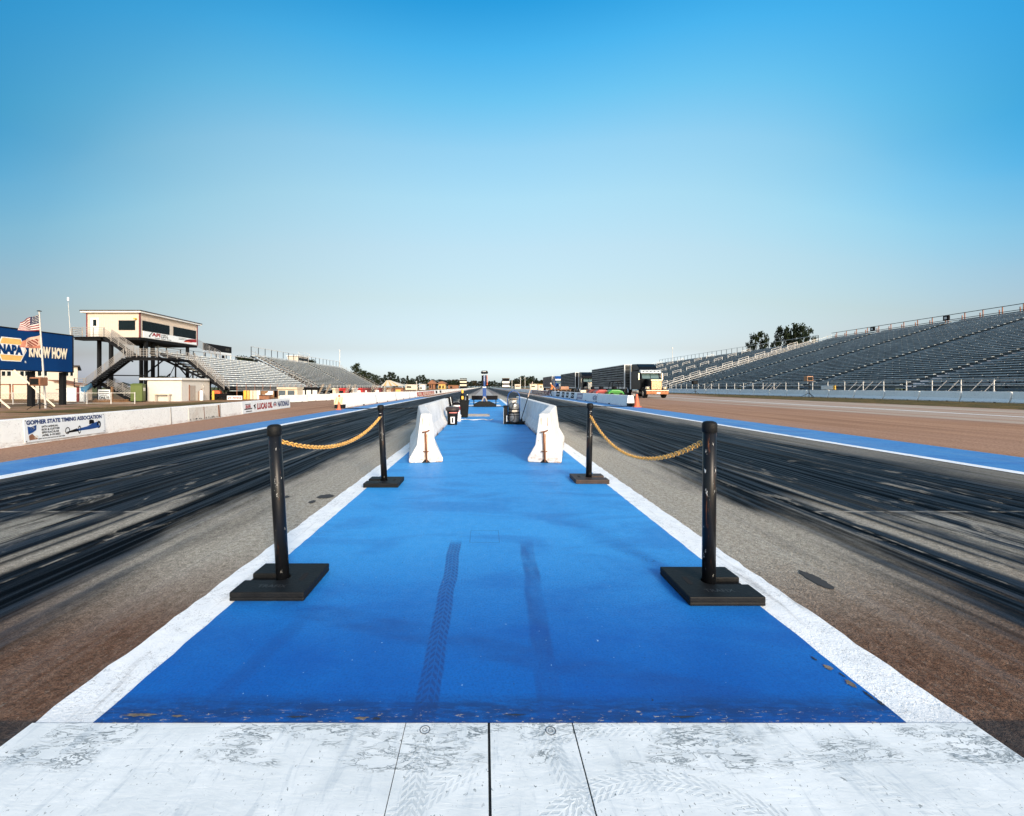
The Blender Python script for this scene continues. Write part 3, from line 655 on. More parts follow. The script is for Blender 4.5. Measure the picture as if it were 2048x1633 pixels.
M_redsign = pm('faded_red_sign', (0.42, 0.08, 0.06), 0.6, var=0.3)
panel(835, 869, -1, 0.08, 0.60, M_redsign, 'faded red banner with white letters on the left track wall', letters='IR EFINLG', lmat=M_txtw)
panel(1063, 1099, 1, 0.08, 0.64, pm('maroon_sign', (0.22, 0.05, 0.07), 0.6, var=0.2), 'maroon banner with pink letters on the right track wall', letters='CEEFINLC', lmat=M_txtw)
for a, c2, lb in ((1112, 1118.5, 'first'), (1123, 1127.5, 'second'), (1131.5, 1136, 'third'), (1141, 1147, 'fourth')):
    panel(a, c2, 1, 0.10, 0.66, M_ink, 'narrow black panel with a white disc, %s of four on the right track wall' % lb, name='wall_panel', cat='sign', letters='o', lmat=M_white, lh=0.45)
panel(1153, 1164, 1, 0.10, 0.66, M_blueg, 'dark blue square panel on the right track wall', name='wall_panel', cat='sign', letters='=', lmat=M_alu, lh=0.3)
panel(1184, 1194, 1, 0.08, 0.62, M_banner, 'white panel with a dark ring emblem on the right track wall', name='wall_panel', cat='sign', letters='@', lmat=M_txtblue, lh=0.75)
for a, c2, lb in ((872, 875, 'black upright panel left of its twin on the left track wall'), (880, 883, 'black upright panel right of its twin on the left track wall')):
    panel(a, c2, -1, 0.14, 0.6, M_ink, lb, name='wall_panel', cat='sign')
# near left wall
WA = Vector((-9.8, 8.6)); WD = Vector((-1.97, 17.25)).normalized(); WN = Vector((WD.y, -WD.x))
def wp(Y, off=0.0, z=0.0):
    s = (Y - WA.y) / WD.y; p = WA + WD * s + WN * off; return Vector((p.x, p.y, z))
t = thing('concrete_wall', 'low white concrete wall on the left carrying banners, ends at the gap', 'wall', tuple(wp(2)))
b = MB(); a, c2 = wp(1.5), wp(25.85); hh = 0.57
for p, q in ((a, c2),):
    ni = Vector((WN.x, WN.y, 0)); vs = []
    for pt in (p, q):
        vs += [pt + ni * 0.0 + Vector((0, 0, -0.3)), pt + ni * -0.03 + Vector((0, 0, hh)), pt - ni * 0.23 + Vector((0, 0, hh)), pt - ni * 0.26 + Vector((0, 0, -0.3))]
    b.add(vs, [(0, 1, 2, 3), (7, 6, 5, 4), (0, 4, 5, 1), (1, 5, 6, 2), (2, 6, 7, 3)])
b.build('wall_body', M_conc2, t, bevel=0.01)
b = MB()
for Y in (14.2, 17.45):
    b.bar(wp(Y, 0.002, 0.0), wp(Y, -0.026, hh), 0.012, 0.02)
b.build('joint', pm('joint_grey', (0.22, 0.2, 0.18), 0.9), t)
def wb(name, label, Ya, Yb, z0, z1, mat, off=0.012):
    o = thing(name, label, 'banner', tuple(wp(Ya, off))); q = MB()
    def P(Y, z, e=0): return wp(Y, off + e - 0.03 * z / hh, z)
    q.add([P(Ya, z0), P(Yb, z0), P(Yb, z1), P(Ya, z1), P(Ya, z0, -.008), P(Yb, z0, -.008), P(Yb, z1, -.008), P(Ya, z1, -.008)],
          [(0, 1, 2, 3), (7, 6, 5, 4), (0, 4, 5, 1), (1, 5, 6, 2), (2, 6, 7, 3), (3, 7, 4, 0)])
    q.build('sheet', mat, o); return o
wdir = Vector((WD.x, WD.y, 0)); vdir = Vector((-0.03 / hh * WN.x, -0.03 / hh * WN.y, 1))
gb = wb('banner', 'white event banner with navy heading and a dragster picture', 9.12, 11.32, 0.05, 0.545, M_banner)
def gtx(s, name, Y, z, w, h, mat, bold=0.045): return text(s, name, gb, wp(Y, 0.012 - 0.03 * z / hh, z), wdir, vdir, w, h, mat, bold, 0.003)
gtx('GOPHER STATE TIMING ASSOCIATION', 'heading', 9.17, 0.425, 2.08, 0.10, M_txtblue, 0.05)
for i, (s, w) in enumerate((('64TH ANNUAL', .42), ('ROD & CUSTOM', .45), ('SPECTACULAR', .44), ('APRIL 9-10 2022', .47))):
    gtx(s, 'lettering', 9.52, 0.335 - i * 0.066, w, 0.048, M_ink, 0.04)
gtx('VISIT: WWW.GSTARODCUSTOM.COM', 'lettering', 9.42, 0.085, 0.68, 0.026, M_ink, 0.03)
def decal(parent, pts, mat, name, Y0=0, off=0.0165):
    q = MB(); vs = [wp(Y, off - 0.03 * z / hh, z) for Y, z in pts]; q.add(vs, [tuple(range(len(vs)))]); return q.build(name, mat, parent)
def ringd(parent, Y, z, ry, rz, w, mat, name):
    q = MB(); n = 20; vs = []
    for k in (1, 1 - w):
        for i in range(n):
            a = 2 * math.pi * i / n; vs.append(wp(Y + ry * k * math.cos(a), 0.0175 - 0.03 * z / hh, z + rz * k * math.sin(a)))
    q.add(vs, [(i, (i + 1) % n, n + (i + 1) % n, n + i) for i in range(n)]); return q.build(name, mat, parent)
decal(gb, [(9.20, 0.22), (9.19, 0.395), (9.27, 0.375), (9.40, 0.415), (9.385, 0.30), (9.30, 0.25)], M_blueg, 'flag_print')
decal(gb, [(9.24, 0.30), (9.25, 0.36), (9.33, 0.385), (9.37, 0.34), (9.31, 0.30)], M_white, 'flag_print')
decal(gb, [(9.22, 0.09), (9.21, 0.19), (9.29, 0.23), (9.34, 0.17), (9.42, 0.10)], M_brown, 'cart_print')
ringd(gb, 9.38, 0.135, 0.04, 0.045, 0.4, M_txtw, 'cart_print')
decal(gb, [(10.40, 0.17), (10.42, 0.215), (10.75, 0.255), (10.98, 0.33), (11.12, 0.35), (11.15, 0.20), (10.9, 0.175)], M_blueg, 'dragster_print')
decal(gb, [(10.15, 0.15), (10.15, 0.175), (10.45, 0.235), (10.5, 0.16)], M_ink, 'dragster_print')
decal(gb, [(10.82, 0.30), (10.83, 0.40), (10.88, 0.42), (10.97, 0.40), (10.99, 0.32)], M_ink, 'dragster_print')
decal(gb, [(11.03, 0.36), (11.05, 0.41), (11.12, 0.41), (11.14, 0.36)], M_white, 'dragster_print')
ringd(gb, 10.18, 0.205, 0.065, 0.085, 0.25, M_ink, 'wheel_print'); ringd(gb, 10.52, 0.195, 0.045, 0.10, 0.3, M_ink, 'wheel_print')
ringd(gb, 11.13, 0.27, 0.065, 0.095, 0.55, M_ink, 'wheel_print')
for Y, z in ((9.15, .52), (11.29, .525), (9.15, .075), (11.29, .085)): ringd(gb, Y, z, .012, .012, .95, M_ink, 'grommet')
lbn = wb('banner', 'white banner with red and navy lettering at the end of the near left wall', 19.4, 25.75, 0.02, 0.56, M_banner)
def ltx(s, Y, z, w, h, mat, bold=0.055, shear=0.0): return text(s, 'lettering', lbn, wp(Y, 0.012 - 0.03 * z / hh, z), wdir, vdir, w, h, mat, bold, 0.006, shear)
ltx('BIR', 19.75, 0.25, 0.6, 0.15, M_txtred, 0.04); ltx('LUCAS OIL', 21.0, 0.13, 2.0, 0.32, M_txtred, 0.055, 0.1); ltx('NATIONALS', 23.75, 0.14, 1.85, 0.31, M_txtblue, 0.05, 0.1)
q = decal(lbn, [(19.6, .19), (19.62, .24), (20.45, .24), (20.4, .19)], M_ink, 'emblem_print'); decal(lbn, [(19.7, .42), (19.72, .45), (20.3, .45), (20.3, .42)], M_ink, 'emblem_print')
decal(lbn, [(19.75, .08), (19.75, .12), (20.4, .12), (20.4, .08)], M_ink, 'emblem_print')
decal(lbn, [(20.6, .33), (20.65, .38), (20.9, .42), (20.8, .33), (20.85, .25), (20.72, .14), (20.7, .27)], M_ink, 'emblem_print')
ringd(lbn, 23.35, 0.29, .24, .15, .25, M_txtblue, 'emblem_print'); ltx('H', 23.22, 0.21, .26, .16, M_txtred)
def m_peel():
    g = G('peeling_panel'); n = g.noise((14, 14, 14), 5, 0.7, 1.0); c = g.mix(g.sm(n, 0.60, 0.64, 0, 0.9), (0.62, 0.60, 0.55), (0.12, 0.09, 0.07))
    return g.fin(g.mix(g.sm(g.noise((3, 3, 3), 4), 0.45, 0.7, 0, 0.35), c, (0.42, 0.34, 0.27)), 0.8, 0.2)
pp = wb('wall_panel', 'peeling dirty white panel on the near left wall between two banners', 15.2, 17.36, 0.03, 0.50, m_peel())
b = MB(); b.bar(wp(17.3, 0.018, 0.04), wp(17.3, -0.01, 0.52), 0.02, 0.07); b.bar(wp(16.2, 0.018, 0.04), wp(16.2, -0.01, 0.50), 0.01, 0.02); b.build('rusty_edge', M_rust, pp)
b = MB()
rnd = random.Random(5)
for i in range(26):
    Y = 15.25 + rnd.random() * 2.0; s_ = 0.012 + rnd.random() * 0.03; b.box(*sorted((wp(Y, .014, 0).x, wp(Y, .014, 0).x + .004)), Y, Y + s_, 0.05 + rnd.random() * .03, 0.07 + rnd.random() * .04)
b.build('flaked_spots', dark, pp)

# ------------------------------------------------------------------ objects on the median
ZM = 0.014
def bucket():
    t = thing('bucket', 'black lidded bucket with a white label, beside the left barrier', 'bucket', (-1.03, 13.95, ZM))
    c = (-1.03, 13.95, ZM)
    MB().lathe([(0.15, 0), (0.185, 0.44), (0.20, 0.44), (0.20, 0.47)], c, 24).build('pail', M_black, t, smooth=False)
    MB().lathe([(0.225, 0.47), (0.235, 0.48), (0.235, 0.54), (0.20, 0.585), (0.05, 0.60)], c, 24).build('lid', pm('lid_black', (0.04, 0.03, 0.028), 0.4), t)
    b = MB(); n = 8
    for (r0, z0, z1, a0_, a1_, nm, mt) in ((0.177, 0.05, 0.27, -1.9, -1.1, 'label', M_white), (0.192, 0.385, 0.42, -2.1, -0.6, 'stripe', pm('pink_stripe', (0.6, 0.2, 0.17), 0.5))):
        q = MB(); vs = []
        for i in range(n + 1):
            a = a0_ + (a1_ - a0_) * i / n
            for z in (z0, z1):
                r = 0.15 + 0.035 * z / 0.44 + 0.012; vs.append((c[0] + r * math.cos(a), c[1] + r * math.sin(a), c[2] + z))
        q.add(vs, [(2 * i, 2 * i + 2, 2 * i + 3, 2 * i + 1) for i in range(n)]); q.build(nm, mt, t)
    q = MB(); a = -1.5; q.box(c[0] - 0.01, c[0] + 0.03, c[1] - 0.185, c[1] - 0.178, c[2] + 0.08, c[2] + 0.24); q.build('label_print', M_ink, t)
bucket()
def trash():
    c = Vector((-0.80, 17.3, ZM)); t = thing('waste_bin', 'tall black square waste bin behind the bucket', 'bin', c)
    MB().add([c + Vector(v) for v in ((-.14, -.14, 0), (.14, -.14, 0), (.14, .14, 0), (-.14, .14, 0), (-.19, -.19, .68), (.19, -.19, .68), (.19, .19, .68), (-.19, .19, .68))],
             [(0, 3, 2, 1), (4, 5, 6, 7), (0, 1, 5, 4), (1, 2, 6, 5), (2, 3, 7, 6), (3, 0, 4, 7)]).build('bin_body', M_black, t, bevel=0.02)
    MB().box(c.x - .205, c.x + .205, c.y - .205, c.y + .205, c.z + .65, c.z + .70).build('rim', M_black, t, bevel=0.01)
    c = Vector((-0.88, 17.3, ZM + 0.70)); t = thing('spray_bottle', 'black and yellow spray bottle standing on the black waste bin', 'bottle', c)
    MB().lathe([(0.09, 0), (0.10, 0.02), (0.10, 0.18), (0.05, 0.25), (0.04, 0.28)], c, 16).build('bottle', M_black, t, smooth=False)
    MB().lathe([(0.035, 0.28), (0.05, 0.30), (0.045, 0.42), (0.02, 0.44)], c, 14).build('nozzle', M_yel, t)
    MB().box(c.x - .03, c.x + .05, c.y - .115, c.y - .09, c.z + .04, c.z + .17).build('label', M_yel, t)
    c = Vector((-0.68, 17.35, ZM + 0.70)); t = thing('plastic_bottle', 'small dark bottle with grey cap beside the yellow spray bottle', 'bottle', c)
    MB().lathe([(0.05, 0), (0.05, 0.16), (0.02, 0.20)], c, 14).build('bottle', M_ink, t); MB().lathe([(0.024, 0.20), (0.024, 0.24)], c, 12).build('cap', M_alu, t)
trash()
c = Vector((-1.04, 16.0, ZM)); t = thing('jug', 'white plastic jug on the floor between bucket and bin', 'jug', (-0.93, 15.3, ZM))
MB().lathe([(0.10, 0), (0.11, 0.02), (0.11, 0.22), (0.05, 0.30), (0.03, 0.34)], (-0.93, 15.3, ZM), 16).build('jug_body', M_white, t); MB().lathe([(0.035, .34), (0.035, .38)], (-0.93, 15.3, ZM), 12).build('cap', M_red, t)
t = thing('drum', 'red and white drum standing behind the black bucket', 'drum', (-1.12, 16.4, ZM))
MB().lathe([(0.14, 0), (0.14, 0.50), (0.12, 0.54)], (-1.06, 16.4, ZM), 20).build('drum_body', M_white, t); MB().lathe([(0.10, 0.54), (0.125, 0.56), (0.125, 0.62), (0.07, 0.65)], (-1.06, 16.4, ZM), 20).build('lid', M_ink, t); MB().lathe([(0.143, .36), (0.143, .49)], (-1.06, 16.4, ZM), 20).build('band', M_txtred, t)
t = thing('board', 'tall black board leaning on the end of the left barriers', 'board', (-1.30, 16.75, ZM))
b = MB(); b.bar((-1.24, 16.75, ZM), (-1.40, 16.78, 0.86), 0.04, 0.30, up=(1, 0, 0)); b.build('panel', M_steel, t, bevel=0.005)
b = MB(); b.bar((-1.17, 16.72, ZM), (-1.325, 16.72, 0.86), 0.02, 0.02); b.build('edge_strip', M_alu, t)
t = thing('floor_mat', 'white framed floor grate lying on the blue median', 'mat', (-0.3, 18.2, ZM))
b = MB(); b.box(-0.80, 0.24, 17.85, 17.90, ZM, ZM + .05); b.box(-0.80, 0.24, 18.75, 18.80, ZM, ZM + .05); b.box(-0.80, -0.75, 17.90, 18.75, ZM, ZM + .05); b.box(0.19, 0.24, 17.90, 18.75, ZM, ZM + .05); b.build('frame', M_rail, t)
b = MB()
for i in range(8): b.box(-0.75, 0.19, 17.93 + i * .1, 17.98 + i * .1, ZM + .005, ZM + .04)
b.build('bars', pm('mat_grey', (0.36, 0.32, 0.28), 0.7), t)
b = MB(); rnd = random.Random(3); pts = [(-0.85 + i * 0.12, 15.9 + 0.18 * math.sin(i * 1.3) + rnd.uniform(-.05, .05), ZM + .018) for i in range(11)]
b.tube(pts, 0.016, 6); tag(b.build('hose', M_alu, None, smooth=True, origin=(-0.85, 15.9, ZM)), 'thin grey hose lying in curves in front of the floor grate', 'hose')
# sprayer
def sprayer():
    c = Vector((1.0, 14.25, ZM)); t = thing('pressure_sprayer', 'grey metal tank sprayer with blue hoop handle by the right barrier', 'sprayer', c)
    MB().lathe([(0.17, 0.06), (0.185, 0.08), (0.185, 0.60), (0.17, 0.66), (0.12, 0.71)], c, 24).build('tank', pm('scuffed_grey_tank', (0.26, 0.26, 0.25), 0.35, 0.6, var=0.4, vs=7, grime=0.4), t)
    MB().lathe([(0.09, 0.71), (0.10, 0.73), (0.10, 0.79), (0.06, 0.82)], c, 18).build('collar', M_galv, t)
    MB().lathe([(0.155, 0.82), (0.16, 0.83), (0.16, 0.85), (0.10, 0.87)], c, 18).build('top_plate', pm('bronze_plate', (0.30, 0.22, 0.15), 0.4, 0.5), t)
    b = MB(); b.lathe([(0.189, 0.36), (0.189, 0.40)], c, 24); b.lathe([(0.189, 0.48), (0.189, 0.51)], c, 24); b.lathe([(0.189, 0.28), (0.189, 0.30)], c, 24); b.build('band', M_ink, t)
    MB().box(c.x - .07, c.x + .10, c.y - .196, c.y - .180, c.z + .41, c.z + .47).build('label', M_txtw, t)
    b = MB(); b.tube([(c.x - .20, c.y + .05, .10), (c.x - .21, c.y + .05, .85)] + [(c.x + .20 * -math.cos(a), c.y + .05, .90 + .22 * math.sin(a)) for a in [math.pi * i / 12 for i in range(13)]] + [(c.x + .20, c.y + .05, .85), (c.x + .20, c.y + .05, .10)], 0.015, 8); b.build('hoop_handle', M_blueg, t, smooth=True)
    b = MB(); b.tube([(c.x - .10 + .11 * math.cos(a), c.y - .21, .26 + .15 * math.sin(a)) for a in [2 * math.pi * i / 24 for i in range(24)]], 0.010, 6, closed=True)
    b.tube([(c.x + .08, c.y - .14, .78), (c.x - .02, c.y - .23, .70), (c.x - .10, c.y - .235, .50), (c.x - .16, c.y - .22, .34), (c.x - .10, c.y - .21, .41)], 0.010, 6)
    b.tube([(c.x - .05, c.y - .05, .86), (c.x - .17, c.y - .10, .80), (c.x - .2, c.y - .12, .6), (c.x - .1, c.y - .2, .5)], 0.01, 6); b.build('hose', M_black, t, smooth=True)
    b = MB(); b.box(c.x - .2, c.x + .24, c.y - .2, c.y + .2, c.z, c.z + .055); b.build('cart_base', M_steel, t, bevel=0.01)
    for sx in (-.23, .27):
        MB().lathe([(0.09, -.02), (0.09, .02)], (c.x + sx, c.y + .05, c.z + .09), 16, axis='x').build('wheel', M_black, t)
sprayer()
t = thing('tool_case', 'tall narrow black case with a white edge, left of the sprayer', 'case', (0.72, 14.3, ZM))
b = MB(); b.box(0.655, 0.775, 14.1, 14.35, ZM, 0.58); b.build('case_body', M_black, t, bevel=0.01)
MB().box(0.65, 0.78, 14.09, 14.36, 0.583, 0.63).build('case_top', M_steel, t); MB().bar((0.65, 14.085, 0.02), (0.65, 14.085, 0.56), .008, .008).build('edge_strip', M_alu, t); MB().box(.74, .77, 14.085, 14.098, .1, .3).build('latch', M_alu, t)
t = thing('broom', 'long handled broom leaning against the right barrier', 'broom', (1.20, 14.0, ZM))
b = MB(); a, c2 = Vector((1.205, 14.05, 0.10)), Vector((1.585, 13.85, 1.42)); mid = a.lerp(c2, 0.62)
MB().tube([a, mid], 0.013, 8).build('lower_handle', M_steel, t); MB().tube([mid, c2], 0.014, 8).build('upper_handle', pm('handle_wood', (0.55, 0.42, 0.33), 0.6), t)
b = MB(); b.box(1.10, 1.38, 13.97, 14.07, ZM, 0.12); b.build('broom_head', M_black, t, bevel=0.01)

# ------------------------------------------------------------------ starting tree
def start_tree():
    Y = 26.7; t = thing('starting_tree', 'blue pole starting light tower with amber lamps on a black base', 'start lights', (0, Y, ZM))
    b = MB(); b.prism([(-0.64, 0.018), (-0.64, 0.17), (-0.30, 0.35), (0.36, 0.35), (0.75, 0.17), (0.75, 0.018)], Y - .35, Y + .35, 'y'); b.build('base', M_black, t, bevel=0.02)
    b = MB(); b.box(-0.82, 0.90, Y + 1.3, Y + 1.42, 0.40, 0.68); b.build('crossbar', M_ink, t, bevel=0.01)
    b = MB()
    for sx in (-.7, .76): b.box(sx, sx + .06, Y + 1.33, Y + 1.39, .02, .41)
    b.build('crossbar_leg', M_steel, t)
    b = MB(); b.prism([(-0.17, 0.36), (-0.03, 0.66), (0.08, 0.66), (0.24, 0.36), (0.14, 0.36), (0.05, 0.56), (0.0, 0.56), (-0.07, 0.36)], Y - .1, Y - .02, 'y'); b.build('bracket', M_rail, t)
    b = MB(); b.box(-0.08, 0.14, Y - .02, Y + .12, 0.34, 1.27); b.build('pole', pm('pole_blue', (0.008, 0.055, 0.22), 0.35), t, bevel=0.01)
    b = MB(); b.box(-0.085, 0.145, Y - .03, Y + .13, 1.20, 1.27); b.build('pole_collar', M_white, t)
    b = MB(); b.box(-0.02, 0.085, Y - .08, Y + .08, 1.27, 1.99); b.build('spine', pm('pole_blue', (0.008, 0.055, 0.22), 0.35), t); b = MB(); b.box(0.01, 0.03, Y - .095, Y - .082, 1.62, 1.98); b.build('spine_highlight', M_white, t)
    b = MB(); b.box(-0.15, -0.03, Y - .1, Y + .1, 1.33, 1.99); b.box(0.09, 0.17, Y - .1, Y + .1, 1.33, 1.99); b.build('lamp_housing', M_ink, t, bevel=0.01)
    for i in range(7):
        MB().lathe([(0.034, 0), (0.034, 0.05), (0.02, .06)], (0.205, Y - .02, 1.40 + i * .092), 12, axis='y').build('amber_lamp', M_orange, t)
    b = MB(); b.prism([(-0.16, 2.08), (-0.20, 2.16), (-0.13, 2.27), (0.19, 2.27), (0.26, 2.16), (0.22, 2.08)], Y - .16, Y + .16, 'y'); b.build('head', M_ink, t, bevel=0.01)
    b = MB()
    for x in (-.12, .03, .18): b.box(x - .02, x + .02, Y - .04, Y + .04, 1.99, 2.08)
    b.build('head_bracket', M_alu, t)
    b = MB(); b.box(-.09, .12, Y - .163, Y - .15, 2.20, 2.23); b.build('head_trim', M_alu, t)
start_tree()
for pts, lb in ((((1.56, 26.75), (4.0, 26.6), (7.6, 26.7), (9.1, 26.8)), 'black cable lying across the right lane'), (((-1.44, 26.2), (-4, 24.6), (-6.6, 23.9), (-8.2, 24.6)), 'black cable lying across the left lane'), (((-1.35, 26.9), (0, 26.28), (1.5, 26.8)), 'black cable lying across the blue median at the start lights')):
    b = MB(); b.tube([(x, y, 0.03) for x, y in pts], 0.022, 6); tag(b.build('cable', M_black, None, origin=(pts[0][0], pts[0][1], 0.03)), lb, 'cable')
def cone(loc, s, label, tall=1.0):
    t = thing('traffic_cone', label, 'cone', loc)
    L = Vector(loc); MB().lathe([(0.16 * s, 0.03), (0.045 * s, 0.70 * s * tall)], L, 20).build('cone_body', M_orange, t)
    MB().lathe([(0.112 * s, 0.28 * s), (0.073 * s, 0.52 * s)], L, 20).build('reflective_band', pm('band_pink', (0.8, 0.5, 0.38), 0.5), t)
    MB().box(L.x - .20 * s, L.x + .20 * s, L.y - .20 * s, L.y + .20 * s, L.z, L.z + .035).build('cone_base', M_orange, t, bevel=0.005)
cone((9.45, 26.3, 0.01), 1.15, 'orange traffic cone at the end of the right track wall')
cone((-7.85, 23.0, 0.01), 0.62, 'orange traffic cone at the end of the left track wall')
t = thing('hazard_board', 'orange and cream hazard board hung on the left wall end', 'hazard board', (-8.5, 25.1, 0))
b = MB(); b.box(-8.80, -8.30, 24.92, 24.97, 0.20, 0.68); b.build('board', M_txtw, t); b = MB()
for i in range(3): b.bar((-8.75 + i * .17, 24.90, .24), (-8.62 + i * .17, 24.90, .64), .06, .01)
b.build('stripe', M_yel, t); b = MB(); b.box(-8.76, -8.72, 24.93, 24.96, 0, .2); b.box(-8.38, -8.34, 24.93, 24.96, 0, .2); b.build('leg', M_galv, t)
MB().lathe([(0.06, .68), (0.06, .74), (0.03, .8)], (-8.5, 24.95, 0), 14).build('warning_lamp', M_orange, t)

# ------------------------------------------------------------------ grandstands
def grandstand(label, side, Xf, Xb, zf, zb, Y0, Y1, n, seat, riser, aisles, zg, aisle_rails=0, seglen=1.83, backrail=1.5, brown=True, frontrail=True, aw=1.3, seatw=0.28, plain=False):
    t = thing('grandstand', label, 'grandstand', (Xf, Y0, zg))
    s = side; dx = (Xb - Xf) / n; dz = (zb - zf) / n
    segs = []; y = Y0
    for a in sorted(aisles) + [None]:
        e = (a - aw / 2) if a is not None else Y1
        segs.append((y, e)); y = (a + aw / 2) if a is not None else Y1
    for i in range(n):
        x = Xf + dx * i; z = zf + dz * i; b = MB()
        for (ya, yb) in segs:
            k = max(1, round((yb - ya) / seglen)); st = (yb - ya) / k
            for j in range(k):
                xa, xb_ = sorted((x + dx * 0.62, x + dx * 0.62 + s * seatw))
                b.box(xa, xb_, ya + j * st + .04 + (.12 if plain else 0), ya + (j + 1) * st - .04 - (.12 if plain else 0), z + dz + (-.10 if plain else 0.06), z + dz + (.10 if plain else 0.15), 0)
                xm = (xa + xb_) / 2; b.box(xm - .02, xm + .02, ya + j * st - .03, ya + j * st + .03, z, z + dz + .10, 2)
            xa, xb_ = sorted((x + s * 0.02, x + dx * 0.60)); b.box(xa, xb_, ya, yb, z - .04, z, 0)         # foot board
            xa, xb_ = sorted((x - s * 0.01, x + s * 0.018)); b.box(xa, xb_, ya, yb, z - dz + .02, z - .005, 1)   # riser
        for a in aisles:
            xa, xb_ = sorted((x + s * .02, x + dx)); b.box(xa, xb_, a - aw / 2 + .03, a + aw / 2 - .03, z - .05, z - .005, 0)
            xa, xb_ = sorted((x + dx * .5, x + dx)); b.box(xa, xb_, a - aw / 2 + .03, a + aw / 2 - .03, z - .004, z + dz * .5, 1)
        b.build('bench_row', [seat, riser, M_steel], t)
    # frame
    b = MB(); m = max(2, int((Y1 - Y0) / 5.5)); 
    for j in range(m + 1):
        y = Y0 + .1 + (Y1 - Y0 - .2) * j / m
        b.bar((Xf, y, zf - .30), (Xb + s * 1.2, y, zb - .12), 0.12, 0.28)
        for q in range(5):
            x = Xf + (Xb - Xf) * q / 4; zt = zf + (zb - zf) * q / 4 - .35
            b.bar((x, y, zg), (x, y, zt), 0.14)
            if q: b.bar((x, y, zg + .2), (x - (Xb - Xf) / 4, y, zf + (zb - zf) * (q - 1) / 4 - .4), .07)
    b.build('frame', M_steel, t)
    # front walkway with rail
    if frontrail:
        b = MB(); xa, xb_ = sorted((Xf - s * 1.5, Xf)); b.box(xa, xb_, Y0, Y1, zf - dz - .08, zf - dz); b.build('walkway', M_alud, t)
        zr = zf - dz; xr = Xf - s * 1.45; b = MB(); bp = MB(); y = Y0
        while y <= Y1:
            bp.box(xr - .03, xr + .03, y - .03, y + .03, zr - (zr - zg if plain else 0.0), zr + 1.02); y += 2.4
        for zz in ((.98, .5) if not plain else (.98, .76, .54, .32, .12)): b.bar((xr, Y0, zr + zz), (xr, Y1, zr + zz), .045)
        b.build('guard_rail', M_galv, t); bp.build('guard_post', M_brownpost if plain else M_galv, t)
        b = MB(); b.box(min(Xf, Xf - s * .04), max(Xf, Xf - s * .04), Y0, Y1, zg, zf - dz - .1); b.build('skirt', riser, t)
    # back rail
    b = MB(); bp = MB(); y = Y0; xr = Xb + s * 1.0; zz = zb
    while y <= Y1:
        bp.box(xr - .05, xr + .05, y - .05, y + .05, zz - .2, zz + backrail)
        if brown: bp.box(xr - .05, xr + .05, y + .35, y + .45, zz - .2, zz + backrail * .72)
        y += 2.6 if brown else 3.0
    for k in (1.0, .42, .25) if brown else (1.0,): b.bar((xr, Y0, zz + backrail * k), (xr, Y1, zz + backrail * k), .09)
    b.build('back_rail', M_steel if brown else M_galv, t); bp.build('back_post', M_brownpost if brown else M_steel, t)
    b = MB(); xa, xb_ = sorted((Xb, Xb + s * 1.1)); b.box(xa, xb_, Y0, Y1, zb - .08, zb - .02); b.build('top_walkway', seat, t)
    # end rails
    for yy, nm in ((Y0 + .05, 'end_rail'), (Y1 - .05, 'end_rail')):
        b = MB()
        for k in (.45, 1.0): b.bar((Xf, yy, zf + k), (Xb + s, yy, zb + k), .06)
        for q in range(9):
            f = q / 8; b.box(Xf + (Xb - Xf) * f - .03, Xf + (Xb - Xf) * f + .03, yy - .03, yy + .03, zf + (zb - zf) * f - .1, zf + (zb - zf) * f + 1.0)
        b.build(nm, M_galv if side > 0 else M_rail, t)
    if aisle_rails:
        for a in aisles:
            for k in range(aisle_rails):
                f0 = (k + .12) / aisle_rails; f1 = (k + .72) / aisle_rails; b = MB()
                for h in (.95, .5): b.bar((Xf + (Xb - Xf) * f0, a, zf + (zb - zf) * f0 + h), (Xf + (Xb - Xf) * f1, a, zf + (zb - zf) * f1 + h), .065)
                for f in (f0, f1): b.box(Xf + (Xb - Xf) * f - .045, Xf + (Xb - Xf) * f + .045, a - .045, a + .045, zf + (zb - zf) * f - .1, zf + (zb - zf) * f + .98)
                b.build('aisle_rail', M_galv, t)
    return t
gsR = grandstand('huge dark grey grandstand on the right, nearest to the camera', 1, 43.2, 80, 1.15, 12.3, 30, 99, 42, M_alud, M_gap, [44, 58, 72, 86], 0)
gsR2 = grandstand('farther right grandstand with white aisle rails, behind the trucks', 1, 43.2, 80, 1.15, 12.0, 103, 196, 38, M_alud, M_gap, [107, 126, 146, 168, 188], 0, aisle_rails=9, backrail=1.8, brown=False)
gsL = grandstand('pale bleachers on the left below the announcer tower', -1, -37.2, -47.2, 1.1, 6.3, 61.5, 91, 14, M_alu, M_steel, [], -0.6, plain=True, seglen=2.2, backrail=0.9, brown=False, seatw=.30)
gsL2 = grandstand('farther left bleachers with a tall back fence', -1, -37.2, -50.5, 1.0, 8.2, 94, 151, 22, pm('pale_planks', (.62, .66, .66), .6), M_steel, [97, 120, 148], -0.6, backrail=2.0, brown=False)
